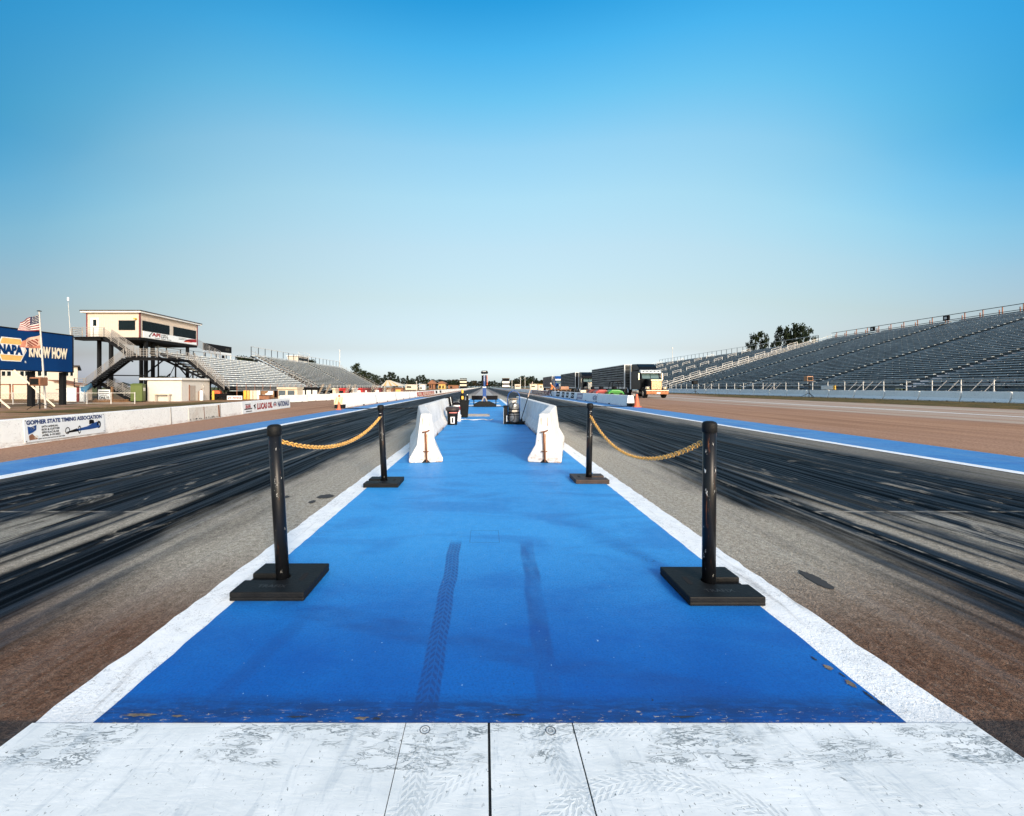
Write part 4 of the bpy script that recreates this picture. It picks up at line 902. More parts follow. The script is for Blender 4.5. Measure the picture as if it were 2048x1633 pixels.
# stairs up to the fences on the right
for i, Y in enumerate((36.2, 39, 46.5, 48.5, 62, 64, 80, 96)):
    t = thing('access_stair', 'small metal stair with white handrails at the grandstand front, number %d from the right' % (i + 1), 'stairs', (42.2, Y, 0), 0, 'stairs at the right grandstand front')
    b = MB(); 
    for yy in (Y - .5, Y + .5):
        b.bar((40.9 + .6, yy, .35), (43.0, yy, 1.85), .045); b.bar((41.5, yy, 0.0), (43.0, yy, .95), .04); b.bar((41.5, yy, 0), (41.5, yy, .4), .045)
    b.build('handrail', M_rail, t); b = MB()
    for k in range(5): b.box(41.5 + k * .28, 41.78 + k * .28, Y - .45, Y + .45, .12 + k * .18, .16 + k * .18)
    b.build('step', M_alud, t)
    t['label'] = ['nearest small stair with white handrails at the right frame edge', 'second small stair just beyond the nearest one', 'third small stair, front one of the middle pair', 'fourth small stair, back one of the middle pair', 'fifth small stair, near the loudspeaker stand', 'sixth small stair, right behind the fifth', 'seventh small stair toward the trucks', 'farthest small stair, at the end of the near grandstand'][i]
t = thing('sign_box', 'small white sign box on the guard rail of the right grandstand', 'sign', (41.7, 51.6, .9))
b = MB(); b.box(41.55, 41.65, 50.6, 52.4, 0.95, 1.42); b.build('box', M_white, t, bevel=.02); b = MB(); b.box(41.54, 41.66, 50.3, 50.55, .95, 1.42); b.build('side_plate', M_yel, t)
for i, (px, Y) in enumerate(((1737, 88.4), (1884, 74.3))):
    t = thing('loudspeaker', 'small dark loudspeaker on the right grandstand back rail, %s of two' % ('left' if i == 0 else 'right'), 'loudspeaker', (81, Y, 13.3))
    MB().box(80.7, 81.0, Y - .45, Y + .45, 12.9, 13.7).build('speaker_box', M_ink, t, bevel=.03); MB().box(80.66, 80.69, Y - .2, Y + .2, 13.1, 13.5).build('speaker_cone', M_galv, t)

# ------------------------------------------------------------------ loudspeakers on tripods
def tripod_speaker(x, y, zg, h, s, label, rot=0, mat=M_brown):
    t = thing('tripod_loudspeaker', label, 'loudspeaker', (x, y, zg))
    b = MB(); b.box(x - .45 * s, x + .30 * s, y - .3 * s, y + .3 * s, zg + h, zg + h + .62 * s); b.build('speaker_box', mat, t, bevel=.05 * s)
    b = MB(); b.prism([(x - .38 * s, zg + h + .08 * s), (x + .22 * s, zg + h + .08 * s), (x + .22 * s, zg + h + .52 * s), (x - .38 * s, zg + h + .52 * s)], y - .32 * s, y - .302 * s, 'y'); b.build('grille', M_black, t)
    MB().tube([(x, y, zg + .02), (x, y, zg + h)], .035, 8).build('pole', M_steel, t)
    for a in (0.3, 2.4, 4.5):
        MB().tube([(x, y, zg + .55), (x + .85 * math.cos(a), y + .85 * math.sin(a), zg + .02)], .025, 6).build('leg', M_steel, t)
    return t
tripod_speaker(41 - 2.3, 38.5 * F / 646.0 if False else 50.6, 0, 1.95, .95, 'orange loudspeaker on a black tripod before the right barriers, nearer one', mat=pm('tan_box', (0.42, 0.22, 0.12), 0.6))
tripod_speaker(39.0, 78.5, 0, 1.75, 1.1, 'black loudspeaker on a tripod before the right barriers, farther one', mat=M_steel)
tripod_speaker(-37.0, 35.4, -0.6, 1.95, 1.15, 'large brown loudspeaker on a tripod beside the flagpole')

# ------------------------------------------------------------------ flagpole and flags
t = thing('flagpole', 'tall white flagpole in front of the blue billboard', 'flagpole', (-37.9, 36.6, -.6))
MB().tube([(-37.75, 36.6, -.6), (-38.3, 36.6, 7.75)], [.075, .05], 12).build('pole', pm('pole_grey', (.45, .44, .42), .5), t); MB().lathe([(.02, 0), (.16, .02), (.16, .06), (.03, .1)], (-38.3, 36.6, 7.75), 12).build('finial', M_steel, t)
def flag(label, top, h, w, mats, drop, kind):
    t = thing('flag', label, 'flag', tuple(top)); top = Vector(top)
    nx_, nz_ = 18, 13; 
    def P(u, v):
        x = top.x - u * w; z = top.z - v * h * (1 - .45 * u) - u * drop + .10 * math.sin(v * 5 + u * 3) * u
        return (x, top.y + .14 * math.sin(u * 9 + v * 2) * u, z)
    b = MB()
    for i in range(nx_):
        for j in range(nz_):
            u0, u1, v0, v1 = i / nx_, (i + 1) / nx_, j / nz_, (j + 1) / nz_
            if kind == 'us': m = 2 if (u0 < .42 and j < 7) else (0 if j % 2 == 0 else 1)
            else: m = 0 if .12 < u0 < .75 and 2 < j < 10 and (i + j) % 3 else (1 if j > 9 or i > 14 else 2)
            b.add([P(u0, v0), P(u1, v0), P(u1, v1), P(u0, v1)], [(0, 1, 2, 3)], m)
    o = b.build('cloth', mats, t, smooth=True)
    if kind == 'us':
        b = MB()
        for i in range(6):
            for j in range(5):
                p = Vector(P(.04 + .06 * i, .05 + .1 * j)); b.box(p.x - .022, p.x + .022, p.y - .03, p.y - .02, p.z - .022, p.z + .022)
        b.build('stars', M_white, t)
flag('striped red, white and blue flag flying from the flagpole top', (-38.25, 36.6, 7.55), 1.45, 1.75, [pm('flag_red', (.16, .015, .025), .8), pm('flag_white', (.50, .46, .45), .8), pm('flag_blue', (.006, .010, .045), .8)], .75, 'us')
flag('brown and cream flag flying below the striped flag', (-38.1, 36.6, 5.75), 1.15, 1.75, [pm('flag_brown', (.14, .03, .02), .8), pm('flag_cream', (.30, .12, .08), .8), pm('flag_tan', (.46, .30, .24), .8)], .55, 'b')

# ------------------------------------------------------------------ billboard
t = thing('billboard', 'large blue billboard with gold hexagon logo and cream words', 'billboard', (-43, 38, -.6))
b = MB(); b.box(-43.25, -43.0, 31.5, 44.4, 2.83, 6.58); b.build('board', M_navy, t)
b = MB(); b.box(-43.3, -42.94, 31.5, 44.45, 6.58, 6.66); b.box(-43.3, -42.94, 31.5, 44.45, 2.75, 2.83); b.box(-43.3, -42.94, 44.4, 44.48, 2.75, 6.66); b.build('frame', M_steel, t)
for Y in (34.0, 37.9, 40.85, 43.9):
    MB().box(-43.75, -43.3, Y - .17, Y + .17, -.6, 2.75).build('post', M_steel, t)
for Y in (35.0, 38.8): MB().bar((-42.9, Y, 2.8), (-40.7, Y + 1.5, -.58), .12).build('brace', M_txtw, t)
def yz(pts, mat, name, x): q = MB(); q.add([(x, y, z) for y, z in pts], [tuple(range(len(pts)))]); return q.build(name, mat, t)
yz([(37.42, 4.6), (37.85, 3.60), (39.45, 3.60), (39.95, 4.65), (39.45, 5.75), (37.85, 5.75)], pm('billboard_white', (.86, .86, .84), .5), 'logo_outline', -42.985)
yz([(37.55, 4.6), (37.92, 3.68), (39.40, 3.68), (39.86, 4.65), (39.40, 5.67), (37.92, 5.67)], pm('billboard_gold', (.85, .50, .15), .5), 'logo_hexagon', -42.975)
yz([(37.45, 4.15), (39.63, 4.15), (39.80, 4.65), (39.63, 5.15), (37.45, 5.15)], pm('billboard_white', (.86, .86, .84), .5), 'logo_band', -42.965)
text('NAPA', 'lettering', t, (-42.96, 37.60, 4.21), (0, 1, 0), (0, 0, 1), 2.0, .90, M_navy, .075)
text('KNOW HOW', 'lettering', t, (-42.96, 40.12, 4.08), (0, 1, 0), (0, 0, 1), 3.7, 1.12, pm('billboard_cream', (.86, .76, .58), .5), .06)
text('R', 'lettering', t, (-42.96, 39.75, 3.5), (0, 1, 0), (0, 0, 1), .16, .2, M_alu, .05)

# ------------------------------------------------------------------ beige workshop behind the billboard
t = thing('workshop_building', 'beige two storey workshop behind the billboard', 'building', (-66, 64, -.6))
b = MB(); b.prism([(-82, 64), (-61.2, 64), (-75.5, 79), (-96, 79)], -.6, 4.3, 'z'); b.build('wall', M_cream, t); b = MB(); b.prism([(-82.5, 63.6), (-60.5, 63.6), (-75.2, 79.4), (-97, 79.4)], 4.302, 4.5, 'z'); b.build('roof', M_roof, t)
for px0, px1 in ((-10, -2), (4, 13), (15, 24), (41, 50), (51, 60), (76, 85), (87, 96), (131, 139), (141, 148)):
    b = MB(); x0 = (px0 - 968) / F * 64; x1 = (px1 - 968) / F * 64; b.box(x0, x1, 63.93, 63.99, 2.85, 3.70); w_ = b.build('window', M_white, t, origin=None)
    MB().box(x0 + .08, x1 - .08, 63.88, 63.92, 2.93, 3.62).build('pane', M_glass, w_)
for px0, px1 in ((-14, 20), (28, 63)):
    x0 = (px0 - 968) / F * 64; x1 = (px1 - 968) / F * 64
    MB().box(x0, x1, 63.94, 63.995, -.58, 1.55).build('garage_door', pm('door_cream', (.62, .50, .40), .6), t); MB().box(x0 - .15, x0, 63.9, 63.99, -.58, 1.7).box(x1, x1 + .15, 63.9, 63.99, -.58, 1.7).box(x0 - .15, x1 + .15, 63.9, 63.99, 1.56, 1.7).build('door_frame', M_rust, t)
t = thing('shed', 'cream lean-to shed with sloping roof right of the workshop', 'shed', (-61, 58, -.6))
b = MB(); b.prism([(-59.2, -.6), (-55.5, -.6), (-55.5, 1.35), (-59.2, 2.05)], 58.5, 60.2, 'y'); b.build('wall', M_cream, t)
b = MB(); b.prism([(-59.6, 2.13), (-55.1, 1.28), (-55.1, 1.38), (-59.6, 2.24)], 58.1, 60.6, 'y'); b.build('roof', M_brown, t)
MB().box(-58.9, -55.9, 58.44, 58.49, .9, .96).build('trim', M_rust, t)

# ------------------------------------------------------------------ announcer tower
def tower():
    t = thing('announcer_tower', 'cream announcer tower on stilts with dark windows and sign boards', 'tower', (-46, 56.8, -.6))
    X0, X1, Y0, Y1, z0, z1 = -53.1, -46.0, 56.8, 68.2, 7.9, 11.15
    b = MB(); b.box(X0, X1, Y0, Y1, z0, z1)
    b.build('wall', M_cream, t)
    b = MB()
    for i in range(50):
        y = Y0 + .25 + i * .222; b.box(X1 + .002, X1 + .03, y, y + .04, 10.25, 11.1)
    for i in range(30):
        x = X0 + .12 + i * .235; b.box(x, x + .02, Y0 - .012, Y0 - .002, z0, z1)
    b.build('siding_rib', pm('siding_rib', (.52, .43, .35), .6), t)
    b = MB(); b.prism([(Y0 - .4, 11.15), (Y1 + .5, 11.15), (Y1 + .5, 11.35), (Y0 - .4, 11.35)], X0 - .5, X1 + .4, 'x'); b.build('fascia', M_white, t)
    b = MB(); b.box(X0 - .55, X1 + .45, Y0 - .45, Y1 + .55, 11.352, 11.48); b.build('roof', M_roof, t)
    b = MB(); b.box(X1 - .08, X1 + .06, Y0 - .06, Y0 + .08, z0, z1); b.box(X1 - .05, X1 + .06, Y1 - .12, Y1 + .03, z0, z1); b.box(X0 - .03, X0 + .12, Y0 - .05, Y0 + .05, z0, z1); b.build('corner_trim', M_maroon, t)
    for y0_, y1_ in ((57.2, 62.1), (62.9, 67.8)):
        w = MB().box(X1 + .01, X1 + .05, y0_, y1_, 8.85, 10.2).build('window', M_steel, t); MB().box(X1 + .052, X1 + .06, y0_ + .06, y1_ - .06, 8.92, 10.13).build('pane', M_glass, w)
    w = MB().box(-48.8, -46.6, Y0 - .05, Y0 - .015, 8.85, 10.15).build('window', M_steel, t); MB().box(-48.74, -46.66, Y0 - .06, Y0 - .052, 8.91, 10.09).build('pane', M_glass, w)
    d = MB().box(-52.55, -51.45, Y0 - .05, Y0 - .015, 8.0, 10.5).build('door', M_white, t); MB().box(-52.2, -51.75, Y0 - .06, Y0 - .052, 9.4, 10.25).build('pane', M_glass, d)
    b = MB(); b.box(-46.55, -46.35, Y0 - .35, Y0 - .02, 10.25, 10.45); b.build('wall_lamp', M_yel, t)
    sb = MB().box(X1 + .01, X1 + .08, 57.3, 67.9, 7.95, 8.83).build('sign_board', M_banner, t)
    def tx(s, y, z, w, h, m, bo=.05): o = text(s, 'lettering', t, (X1 + .085, y, z), (0, 1, 0), (0, 0, 1), w, h, m, bo); o.parent = sb
    tx('API', 58.75, 8.28, 1.55, .50, M_txtred); tx('SUPPLY', 60.45, 8.52, 1.3, .22, M_ink, .02); tx('LIFTS', 60.45, 8.22, 1.3, .26, M_ink, .03)
    q = MB(); q.add([(X1 + .085, y, z) for y, z in ((58.35, 8.10), (58.20, 8.22), (58.75, 8.80), (59.1, 8.80), (58.85, 8.72), (58.42, 8.25), (58.55, 8.12))], [tuple(range(7))]); q.build('emblem', M_ink, sb)
    q = MB()
    for i in range(3): q.box(X1 + .083, X1 + .088, 59.3 + i * 1.1, 60.2 + i * 1.1, 8.05, 8.12)
    q.build('small_print', M_ink, sb)
    q = MB(); q.add([(X1 + .085, y, z) for y, z in ((64.9, 8.10), (67.85, 8.35), (67.85, 8.83), (66.5, 8.72), (65.6, 8.55))], [tuple(range(5))]); q.build('red_stripe', M_txtred, sb)
    q = MB(); q.add([(X1 + .087, y, z) for y, z in ((65.0, 8.12), (66.9, 8.22), (66.0, 8.35))], [(0, 1, 2)]); q.build('orange_stripe', M_orange, sb)
    q = MB(); q.box(X1 + .088, X1 + .092, 63.9, 65.6, 8.62, 8.68); q.box(X1 + .088, X1 + .092, 63.9, 67.0, 8.42, 8.5); q.build('black_stripe', M_ink, sb)
    # underframe
    b = MB(); b.box(X0, X1, Y0 + .05, Y1 - .05, z0 - .35, z0 - .01)
    b.build('floor_frame', M_steel, t)
    for x, y in ((-49.3, 56.2), (-46.3, 58.2), (-46.9, 60.2), (-46.4, 66.5), (-52.5, 58.0), (-52.5, 66), (-50, 62)):
        MB().box(x - .17, x + .17, y - .17, y + .17, -.6, z0 - .35).build('column', M_steel, t)
    b = MB()
    for (a, c2) in (((-49.3, 56.2, 7.2), (-46.6, 56.4, 4.6)), ((-46.3, 58.4, 3.2), (-46.3, 61.5, 5.2)), ((-46.3, 63.4, 5.2), (-46.4, 66.3, 3.0)), ((-46.3, 58.3, 2.6), (-46.4, 66.4, 2.6)), ((-46.5, 58.3, .2), (-46.5, 63, 3.2)), ((-49.3, 56.3, 2.8), (-46.3, 58.2, 2.8))):
        b.bar(a, c2, .14)
    b.build('brace', M_steel, t)
    # upper deck
    def rail(b, a, c2, h=1.05, n=5, posts=2):
        a = Vector(a); c2 = Vector(c2)
        for k in range(n): z = h * (k + 1) / n; b.bar(a + Vector((0, 0, z)), c2 + Vector((0, 0, z)), .05)
        for k in range(posts + 1): p = a.lerp(c2, k / posts); b.bar(p, p + Vector((0, 0, h + .03)), .07)
    def flight(a, c2, w, nm, n=14):
        a = Vector(a); c2 = Vector(c2); b = MB()
        for yy in (0, w): b.bar(a + Vector((0, yy, -.2)), c2 + Vector((0, yy, -.2)), .06, .32)
        for k in range(n):
            p = a.lerp(c2, (k + .5) / n); b.box(p.x - .17, p.x + .17, p.y, p.y + w, p.z - .04, p.z); b.box(p.x - .17, p.x - .14, p.y, p.y + w, p.z - .2, p.z - .04)
        b.build(nm, M_steel, t); b = MB()
        for yy in (0, w): rail(b, a + Vector((0, yy, 0)), c2 + Vector((0, yy, 0)), 1.05, 5, 4)
        b.build('stair_rail', M_rail, t)
    b = MB(); b.box(-53.6, -49.4, 55.2, 56.78, 7.68, 7.8); b.box(-53.4, -50, 55.4, 56.7, 7.4, 7.68); b.build('deck', M_steel, t)
    b = MB(); rail(b, (-53.6, 55.25, 7.8), (-49.4, 55.25, 7.8), 1.2, 5, 3); rail(b, (-53.6, 55.3, 7.8), (-53.6, 56.7, 7.8), 1.2, 5, 1); b.build('deck_rail', M_rail, t)
    flight((-49.4, 55.2, 7.8), (-45.6, 55.2, 5.25), 1.2, 'stair_flight')
    b = MB(); b.box(-45.8, -41.6, 54.2, 61.4, 4.95, 5.05); b.box(-45.8, -41.6, 54.3, 54.5, 4.65, 4.95); b.build('landing', M_steel, t)
    b = MB(); rail(b, (-45.6, 54.2, 5.05), (-41.7, 54.2, 5.05), 1.05, 5, 3); rail(b, (-41.65, 54.2, 5.05), (-41.65, 61.2, 5.05), 1.05, 5, 4); b.build('landing_rail', M_rail, t)
    flight((-50.6, 54.0, 1.35), (-45.8, 54.0, 5.0), 1.1, 'stair_flight', 17)
    b = MB(); b.box(-52.0, -50.6, 53.9, 55.3, 1.2, 1.32); b.build('landing', M_steel, t); b = MB(); rail(b, (-52.0, 53.95, 1.3), (-50.6, 53.95, 1.3), 1.05, 4, 1); rail(b, (-52.0, 53.95, 1.3), (-52.0, 55.2, 1.3), 1.05, 4, 1); b.build('landing_rail', M_rail, t)
    flight((-50.2, 55.5, 1.9), (-45.9, 55.5, -.5), 1.0, 'stair_flight', 12)
    # bleacher wing at the near end of the stand (sloping stringer)
    b = MB(); b.bar((-41.8, 61.3, 4.9), (-37.3, 61.3, 1.0), .1, .4); b.bar((-46.6, 61.2, 6.0), (-41.8, 61.2, 4.7), .1, .35); b.build('stringer', M_steel, t)
    flight((-41.7, 60.0, 5.0), (-36.7, 60.0, .9), 1.2, 'stair_flight', 18)
    MB().tube([(-53.7, 55.2, 7.8), (-54.0, 55.2, 12.2)], [.035, .02], 8).build('antenna', M_galv, t); MB().lathe([(.1, 0), (.12, .3), (.1, .5)], (-54.0, 55.2, 12.4), 10).build('antenna_head', M_white, t)
    # far side stair rail
    b = MB(); rail(b, (-46.2, 68.4, 7.6), (-46.2, 74.5, 6.2), 1.3, 6, 4); b.build('stair_rail', M_rail, t)
tower()
t = thing('scoreboard', 'long black scoreboard on white panels above the left bleachers', 'scoreboard', (-50, 76, 6))
b = MB(); b.box(-50.3, -50, 76, 84.2, 7.9, 9.15); b.build('display', M_steel, t, bevel=.02); MB().box(-50.2, -50.02, 76, 84.2, 7.5, 7.88).build('white_panel', M_banner, t)
b = MB()
for i in range(5): b.box(-50.2, -50.05, 76.05 + i * 2.0, 76.2 + i * 2.0, 5.0, 7.5)
b.box(-50.2, -50.05, 76, 84.2, 6.2, 6.3); b.build('post', M_galv, t); b = MB(); b.box(-50.1, -49.95, 81.2, 81.8, 6.6, 7.3); b.build('wall_plate', M_ink, t)
for s_, y in (('TEAM', 76.4), ('GUEST', 82.2)): text('88', 'digits', t, (-49.98, y, 8.25), (0, 1, 0), (0, 0, 1), 1.2, .5, pm('dim_digit', (.07, .065, .05), .6), .0)
t = thing('press_hut', 'small cream hut on top of the farther left bleachers', 'hut', (-52, 112, 8))
p = W(615, 718, 122); b = MB(); b.box(-54.5, -51.6, 118, 125, 8.0, 9.8); b.build('wall', M_cream, t); MB().box(-54.8, -51.3, 117.7, 125.3, 9.8, 9.95).build('roof', M_white, t); MB().box(-51.59, -51.55, 118.5, 124.5, 8.7, 9.4).build('window', M_glass, t)
b = MB()
for k in range(3): b.bar((-51.4, 118, 10 + .5 * k), (-51.4, 125, 10 + .5 * k), .05)
b.bar((-51.4, 118, 9.95), (-51.4, 118, 11.1), .05); b.bar((-51.4, 125, 9.95), (-51.4, 125, 11.1), .05); b.build('roof_rail', M_galv, t)

# ------------------------------------------------------------------ low white building and what stands by it
t = thing('concession_building', 'low white flat roofed building under the left bleachers', 'building', (-39, 54.8, -.6))
b = MB(); b.box(-43.4, -39, 54.8, 60.4, -.6, 2.15); b.build('wall', pm('white_wall', (.57, .55, .51), .65, var=.06), t); b = MB(); b.box(-44.2, -38.75, 54.5, 60.8, 2.15, 2.42); b.build('roof', M_white, t, bevel=.02)
d = MB().box(-38.99, -38.95, 56.3, 57.4, -.55, 1.45).build('door', pm('door_tan', (.36, .31, .27), .6), t); MB().box(-38.99, -38.93, 56.15, 56.28, -.55, 1.55).build('door_frame', M_brown, t)
b = MB(); b.tube([(-38.93, 58.9 + .2 * math.cos(a), 1.35 + .25 * math.sin(a)) for a in [2 * math.pi * i / 16 for i in range(16)]], .03, 6, closed=True); b.tube([(-38.93, 58.95, 1.1), (-38.9, 59.2, .3), (-38.9, 59.7, -.4)], .03, 6); b.build('hose_coil', M_galv, t)
t = thing('bench', 'plain cream bench against the white building wall', 'bench', (-41.1, 54.3, -.6))
MB().box(-42.2, -40.1, 54.15, 54.6, .28, .36).build('seat', M_txtw, t)
for x in (-42.0, -40.3): MB().box(x - .06, x + .06, 54.2, 54.55, -.6, .28).build('leg', M_cream, t)
t = thing('gas_cylinder', 'white gas cylinder with rusty valve by the white building', 'gas cylinder', (-38.5, 57.9, -.6))
MB().lathe([(.22, 0), (.24, .05), (.24, 1.2), (.15, 1.38), (.06, 1.42)], (-38.5, 57.9, -.6), 16).build('cylinder', M_white, t); MB().lathe([(.04, 1.42), (.07, 1.44), (.04, 1.56)], (-38.5, 57.9, -.6), 10).build('valve', M_rust, t); MB().box(-38.82, -38.74, 57.8, 58.0, -.6, .7).build('side_strap', M_rust, t)
def toilet():
    x, y, z = -43.3, 53.2, -.6; t = thing('portable_toilet', 'green portable toilet beside the white building', 'portable toilet', (x, y, z), R(20))
    t.rotation_euler = (0, 0, R(22)); O = Vector((x, y, z)); mg = pm('toilet_green', (.075, .11, .02), .5, var=.1)
    b = MB(); b.box(x - .6, x + .6, y - .6, y + .6, z + .08, z + 2.1); b.build('cabin', mg, t, bevel=.05)
    b = MB(); b.add([(x + u * k, y + v * k, z + h) for k, h in ((.64, 2.1), (.64, 2.16), (.4, 2.3)) for u, v in ((-1, -1), (1, -1), (1, 1), (-1, 1))], [(0, 1, 5, 4), (1, 2, 6, 5), (2, 3, 7, 6), (3, 0, 4, 7), (4, 5, 9, 8), (5, 6, 10, 9), (6, 7, 11, 10), (7, 4, 8, 11), (8, 9, 10, 11), (3, 2, 1, 0)]); b.build('roof', mg, t)
    b = MB(); b.box(x + .602, x + .63, y - .42, y + .42, z + .12, z + 1.95); d = b.build('door', mg, t); MB().box(x + .632, x + .65, y - .3, y + .3, z + 1.35, z + 1.75).build('door_panel', M_white, d)
    MB().box(x - .64, x + .64, y - .64, y + .64, z, z + .08).build('skid', M_steel, t)
toilet()
t = thing('ticket_booth', 'narrow white booth with a brown post under the stairs', 'booth', (-52.5, 54, -.6))
MB().box(-53.2, -51.7, 54.0, 55, -.6, 1.15).build('wall', M_banner, t); MB().box(-51.7, -51.4, 53.9, 54.2, -.6, 1.25).build('post', M_maroon, t); MB().box(-51.3, -50.6, 53.9, 54.2, -.6, 1.4).build('side_panel', M_alu, t)
t = thing('tarp', 'bright blue tarp slung over poles behind the fence', 'tarp', (-50, 51.5, -.6))
b = MB(); P_ = [W(161, 776, 51), W(182, 767, 51), W(184.5, 774, 52.5), W(170, 786, 51.5), W(161.5, 783, 51)]
b.add(P_ + [p + Vector((0, .06, 0)) for p in P_], [(0, 1, 2, 3, 4), (9, 8, 7, 6, 5)] + [(i, (i + 1) % 5, 5 + (i + 1) % 5, 5 + i) for i in range(5)]); b.build('sheet', pm('tarp_blue', (.16, .42, .72), .6), t)
for px in (169, 175): MB().tube([W(px, 782, 51.2), Vector((W(px, 782, 51.2).x, 51.2, -.6))], .04, 6).build('pole', M_galv, t)
t = thing('notice_sign', 'white sign reading ONLY! on the fence under the stairs', 'sign', (-45.9, 51, -.6))
MB().box(-46.3, -44.9, 51.0, 51.05, -.35, .95).build('board', M_banner, t); text('ONLY!', 'lettering', t, (-46.2, 50.99, -.22), (1, 0, 0), (0, 0, 1), 1.2, .35, M_ink, .04)
MB().box(-46.2, -45.0, 50.985, 50.995, .68, .76).box(-46.2, -45.0, 50.985, 50.995, .45, .53).box(-46.0, -45.2, 50.985, 50.995, .24, .30).build('printed_line', M_ink, t)
MB().box(-44.8, -44.6, 51, 51.15, -.6, 1.3).build('post', M_wood, t)
# chain link fence
t = thing('pipe_fence', 'low pipe and chain link fence behind the billboard', 'fence', (-46, 44.8, -.6))
b = MB(); b.bar((-55, 44.8, .60), (-38.4, 46.75, .60), .05); b.bar((-55, 44.8, -.5), (-38.4, 46.75, -.5), .03)
for i in range(8): x = -55 + i * 2.37; y = 44.8 + 1.95 * i / 7; b.bar((x, y, -.6), (x, y, .68), .07)
b.build('rail', M_galv, t)
b = MB()
for i in range(118):
    x0 = -55 + i * .14; y0 = 44.8 + 1.95 * (x0 + 55) / 16.6
    b.bar((x0, y0, -.5), (x0 + .4, y0 + .047, .6), .005); b.bar((x0 + .4, y0 + .047, -.5), (x0, y0, .6), .005)
b.build('mesh', M_steel, t)
t = thing('timber_pile', 'stack of light timber beams lying by the fence', 'timber', (-43.5, 50, -.6))
b = MB(); rnd = random.Random(8)
for i in range(9): b.bar((-46 + rnd.random(), 49.8 + rnd.random() * .6, -.5 + .12 * (i // 3)), (-42.5 + rnd.random(), 49.8 + rnd.random() * .6, -.5 + .12 * (i // 3)), .14, .1)
b.build('beam', M_wood, t)
# clutter under the left bleachers
for i, (px0, px1, m, lb) in enumerate(((487, 492, M_yel, 'pale yellow'), (493.5, 499, M_gold, 'gold'), (500, 505, M_txtw, 'cream'), (506.5, 512, M_txtw, 'cream, right of its like'), (513, 520, M_white, 'white and widest'))):
    Y = 62; a = W(px0, 0, Y).x; c2 = W(px1, 0, Y).x; t = thing('upright_board', '%s upright board in the row under the left bleachers' % lb, 'board', (a, Y, -.6), 0, 'upright boards under the left bleachers')
    MB().box(a, c2, Y, Y + .12, -.55, .74).build('panel', m, t); MB().box(a, c2, Y - .01, Y + .13, -.6, -.551).build('foot', M_steel, t)
t = thing('advert_sign', 'small white sign with red script under the left bleachers', 'sign', (-36, 60, -.6))
a = W(454, 0, 60).x; c2 = W(484, 0, 60).x; MB().box(a, c2, 60, 60.08, -.55, .02).build('board', M_banner, t); text('ard Xtreme', 'lettering', t, (a + .1, 59.99, -.42), (1, 0, 0), (0, 0, 1), c2 - a - .2, .34, M_txtred, .03, .01)
t = thing('poster_board', 'mixed poster board with papers under the left bleachers', 'notice board', (W(523, 0, 63).x, 63, -.6))
a = W(522, 0, 63).x; c2 = W(548, 0, 63).x; MB().box(a, c2, 63, 63.1, -.3, .7).build('board', M_wood, t)
rnd = random.Random(2); b = MB()
for i in range(9): x = a + .1 + rnd.random() * (c2 - a - .6); z = -.2 + rnd.random() * .6; b.box(x, x + .45, 62.96 - i * .003, 62.965 - i * .003, z, z + .25)
b.build('paper', M_banner, t)
t = thing('bin', 'low dark wheeled bin beside the poster board', 'bin', (W(525, 0, 60).x, 60, -.6))
a = W(518, 0, 60).x; c2 = W(538, 0, 60).x; MB().box(a, c2, 60, 60.7, -.52, .06).build('tub', M_brown, t, bevel=.04); MB().box(a - .05, c2 + .05, 59.95, 60.75, .06, .12).build('lid', M_steel, t)
MB().box(a + .1, a + .3, 60.1, 60.6, -.6, -.5).box(c2 - .3, c2 - .1, 60.1, 60.6, -.6, -.5).build('wheel', M_black, t)
t = thing('utility_cart', 'dark blue cart with orange cover under the bleacher stair', 'cart', (-36.5, 62, -.6))
a = W(428, 0, 60.5).x; c2 = W(452, 0, 60.5).x; MB().box(a, c2, 60.5, 61.8, -.25, .3).build('body', M_ink, t, bevel=.08); MB().box(a - .6, a + .5, 61, 61.6, .1, .75).build('cover', M_orange, t, bevel=.1)
for x in (a + .3, c2 - .3): MB().lathe([(.2, 0), (.2, .15)], (x, 60.4, -.4), 14, axis='y').build('wheel', M_black, t)
MB().box(W(424, 0, 60).x, W(428, 0, 60).x, 60, 60.1, -.55, .7).build('upright', M_yel, t)
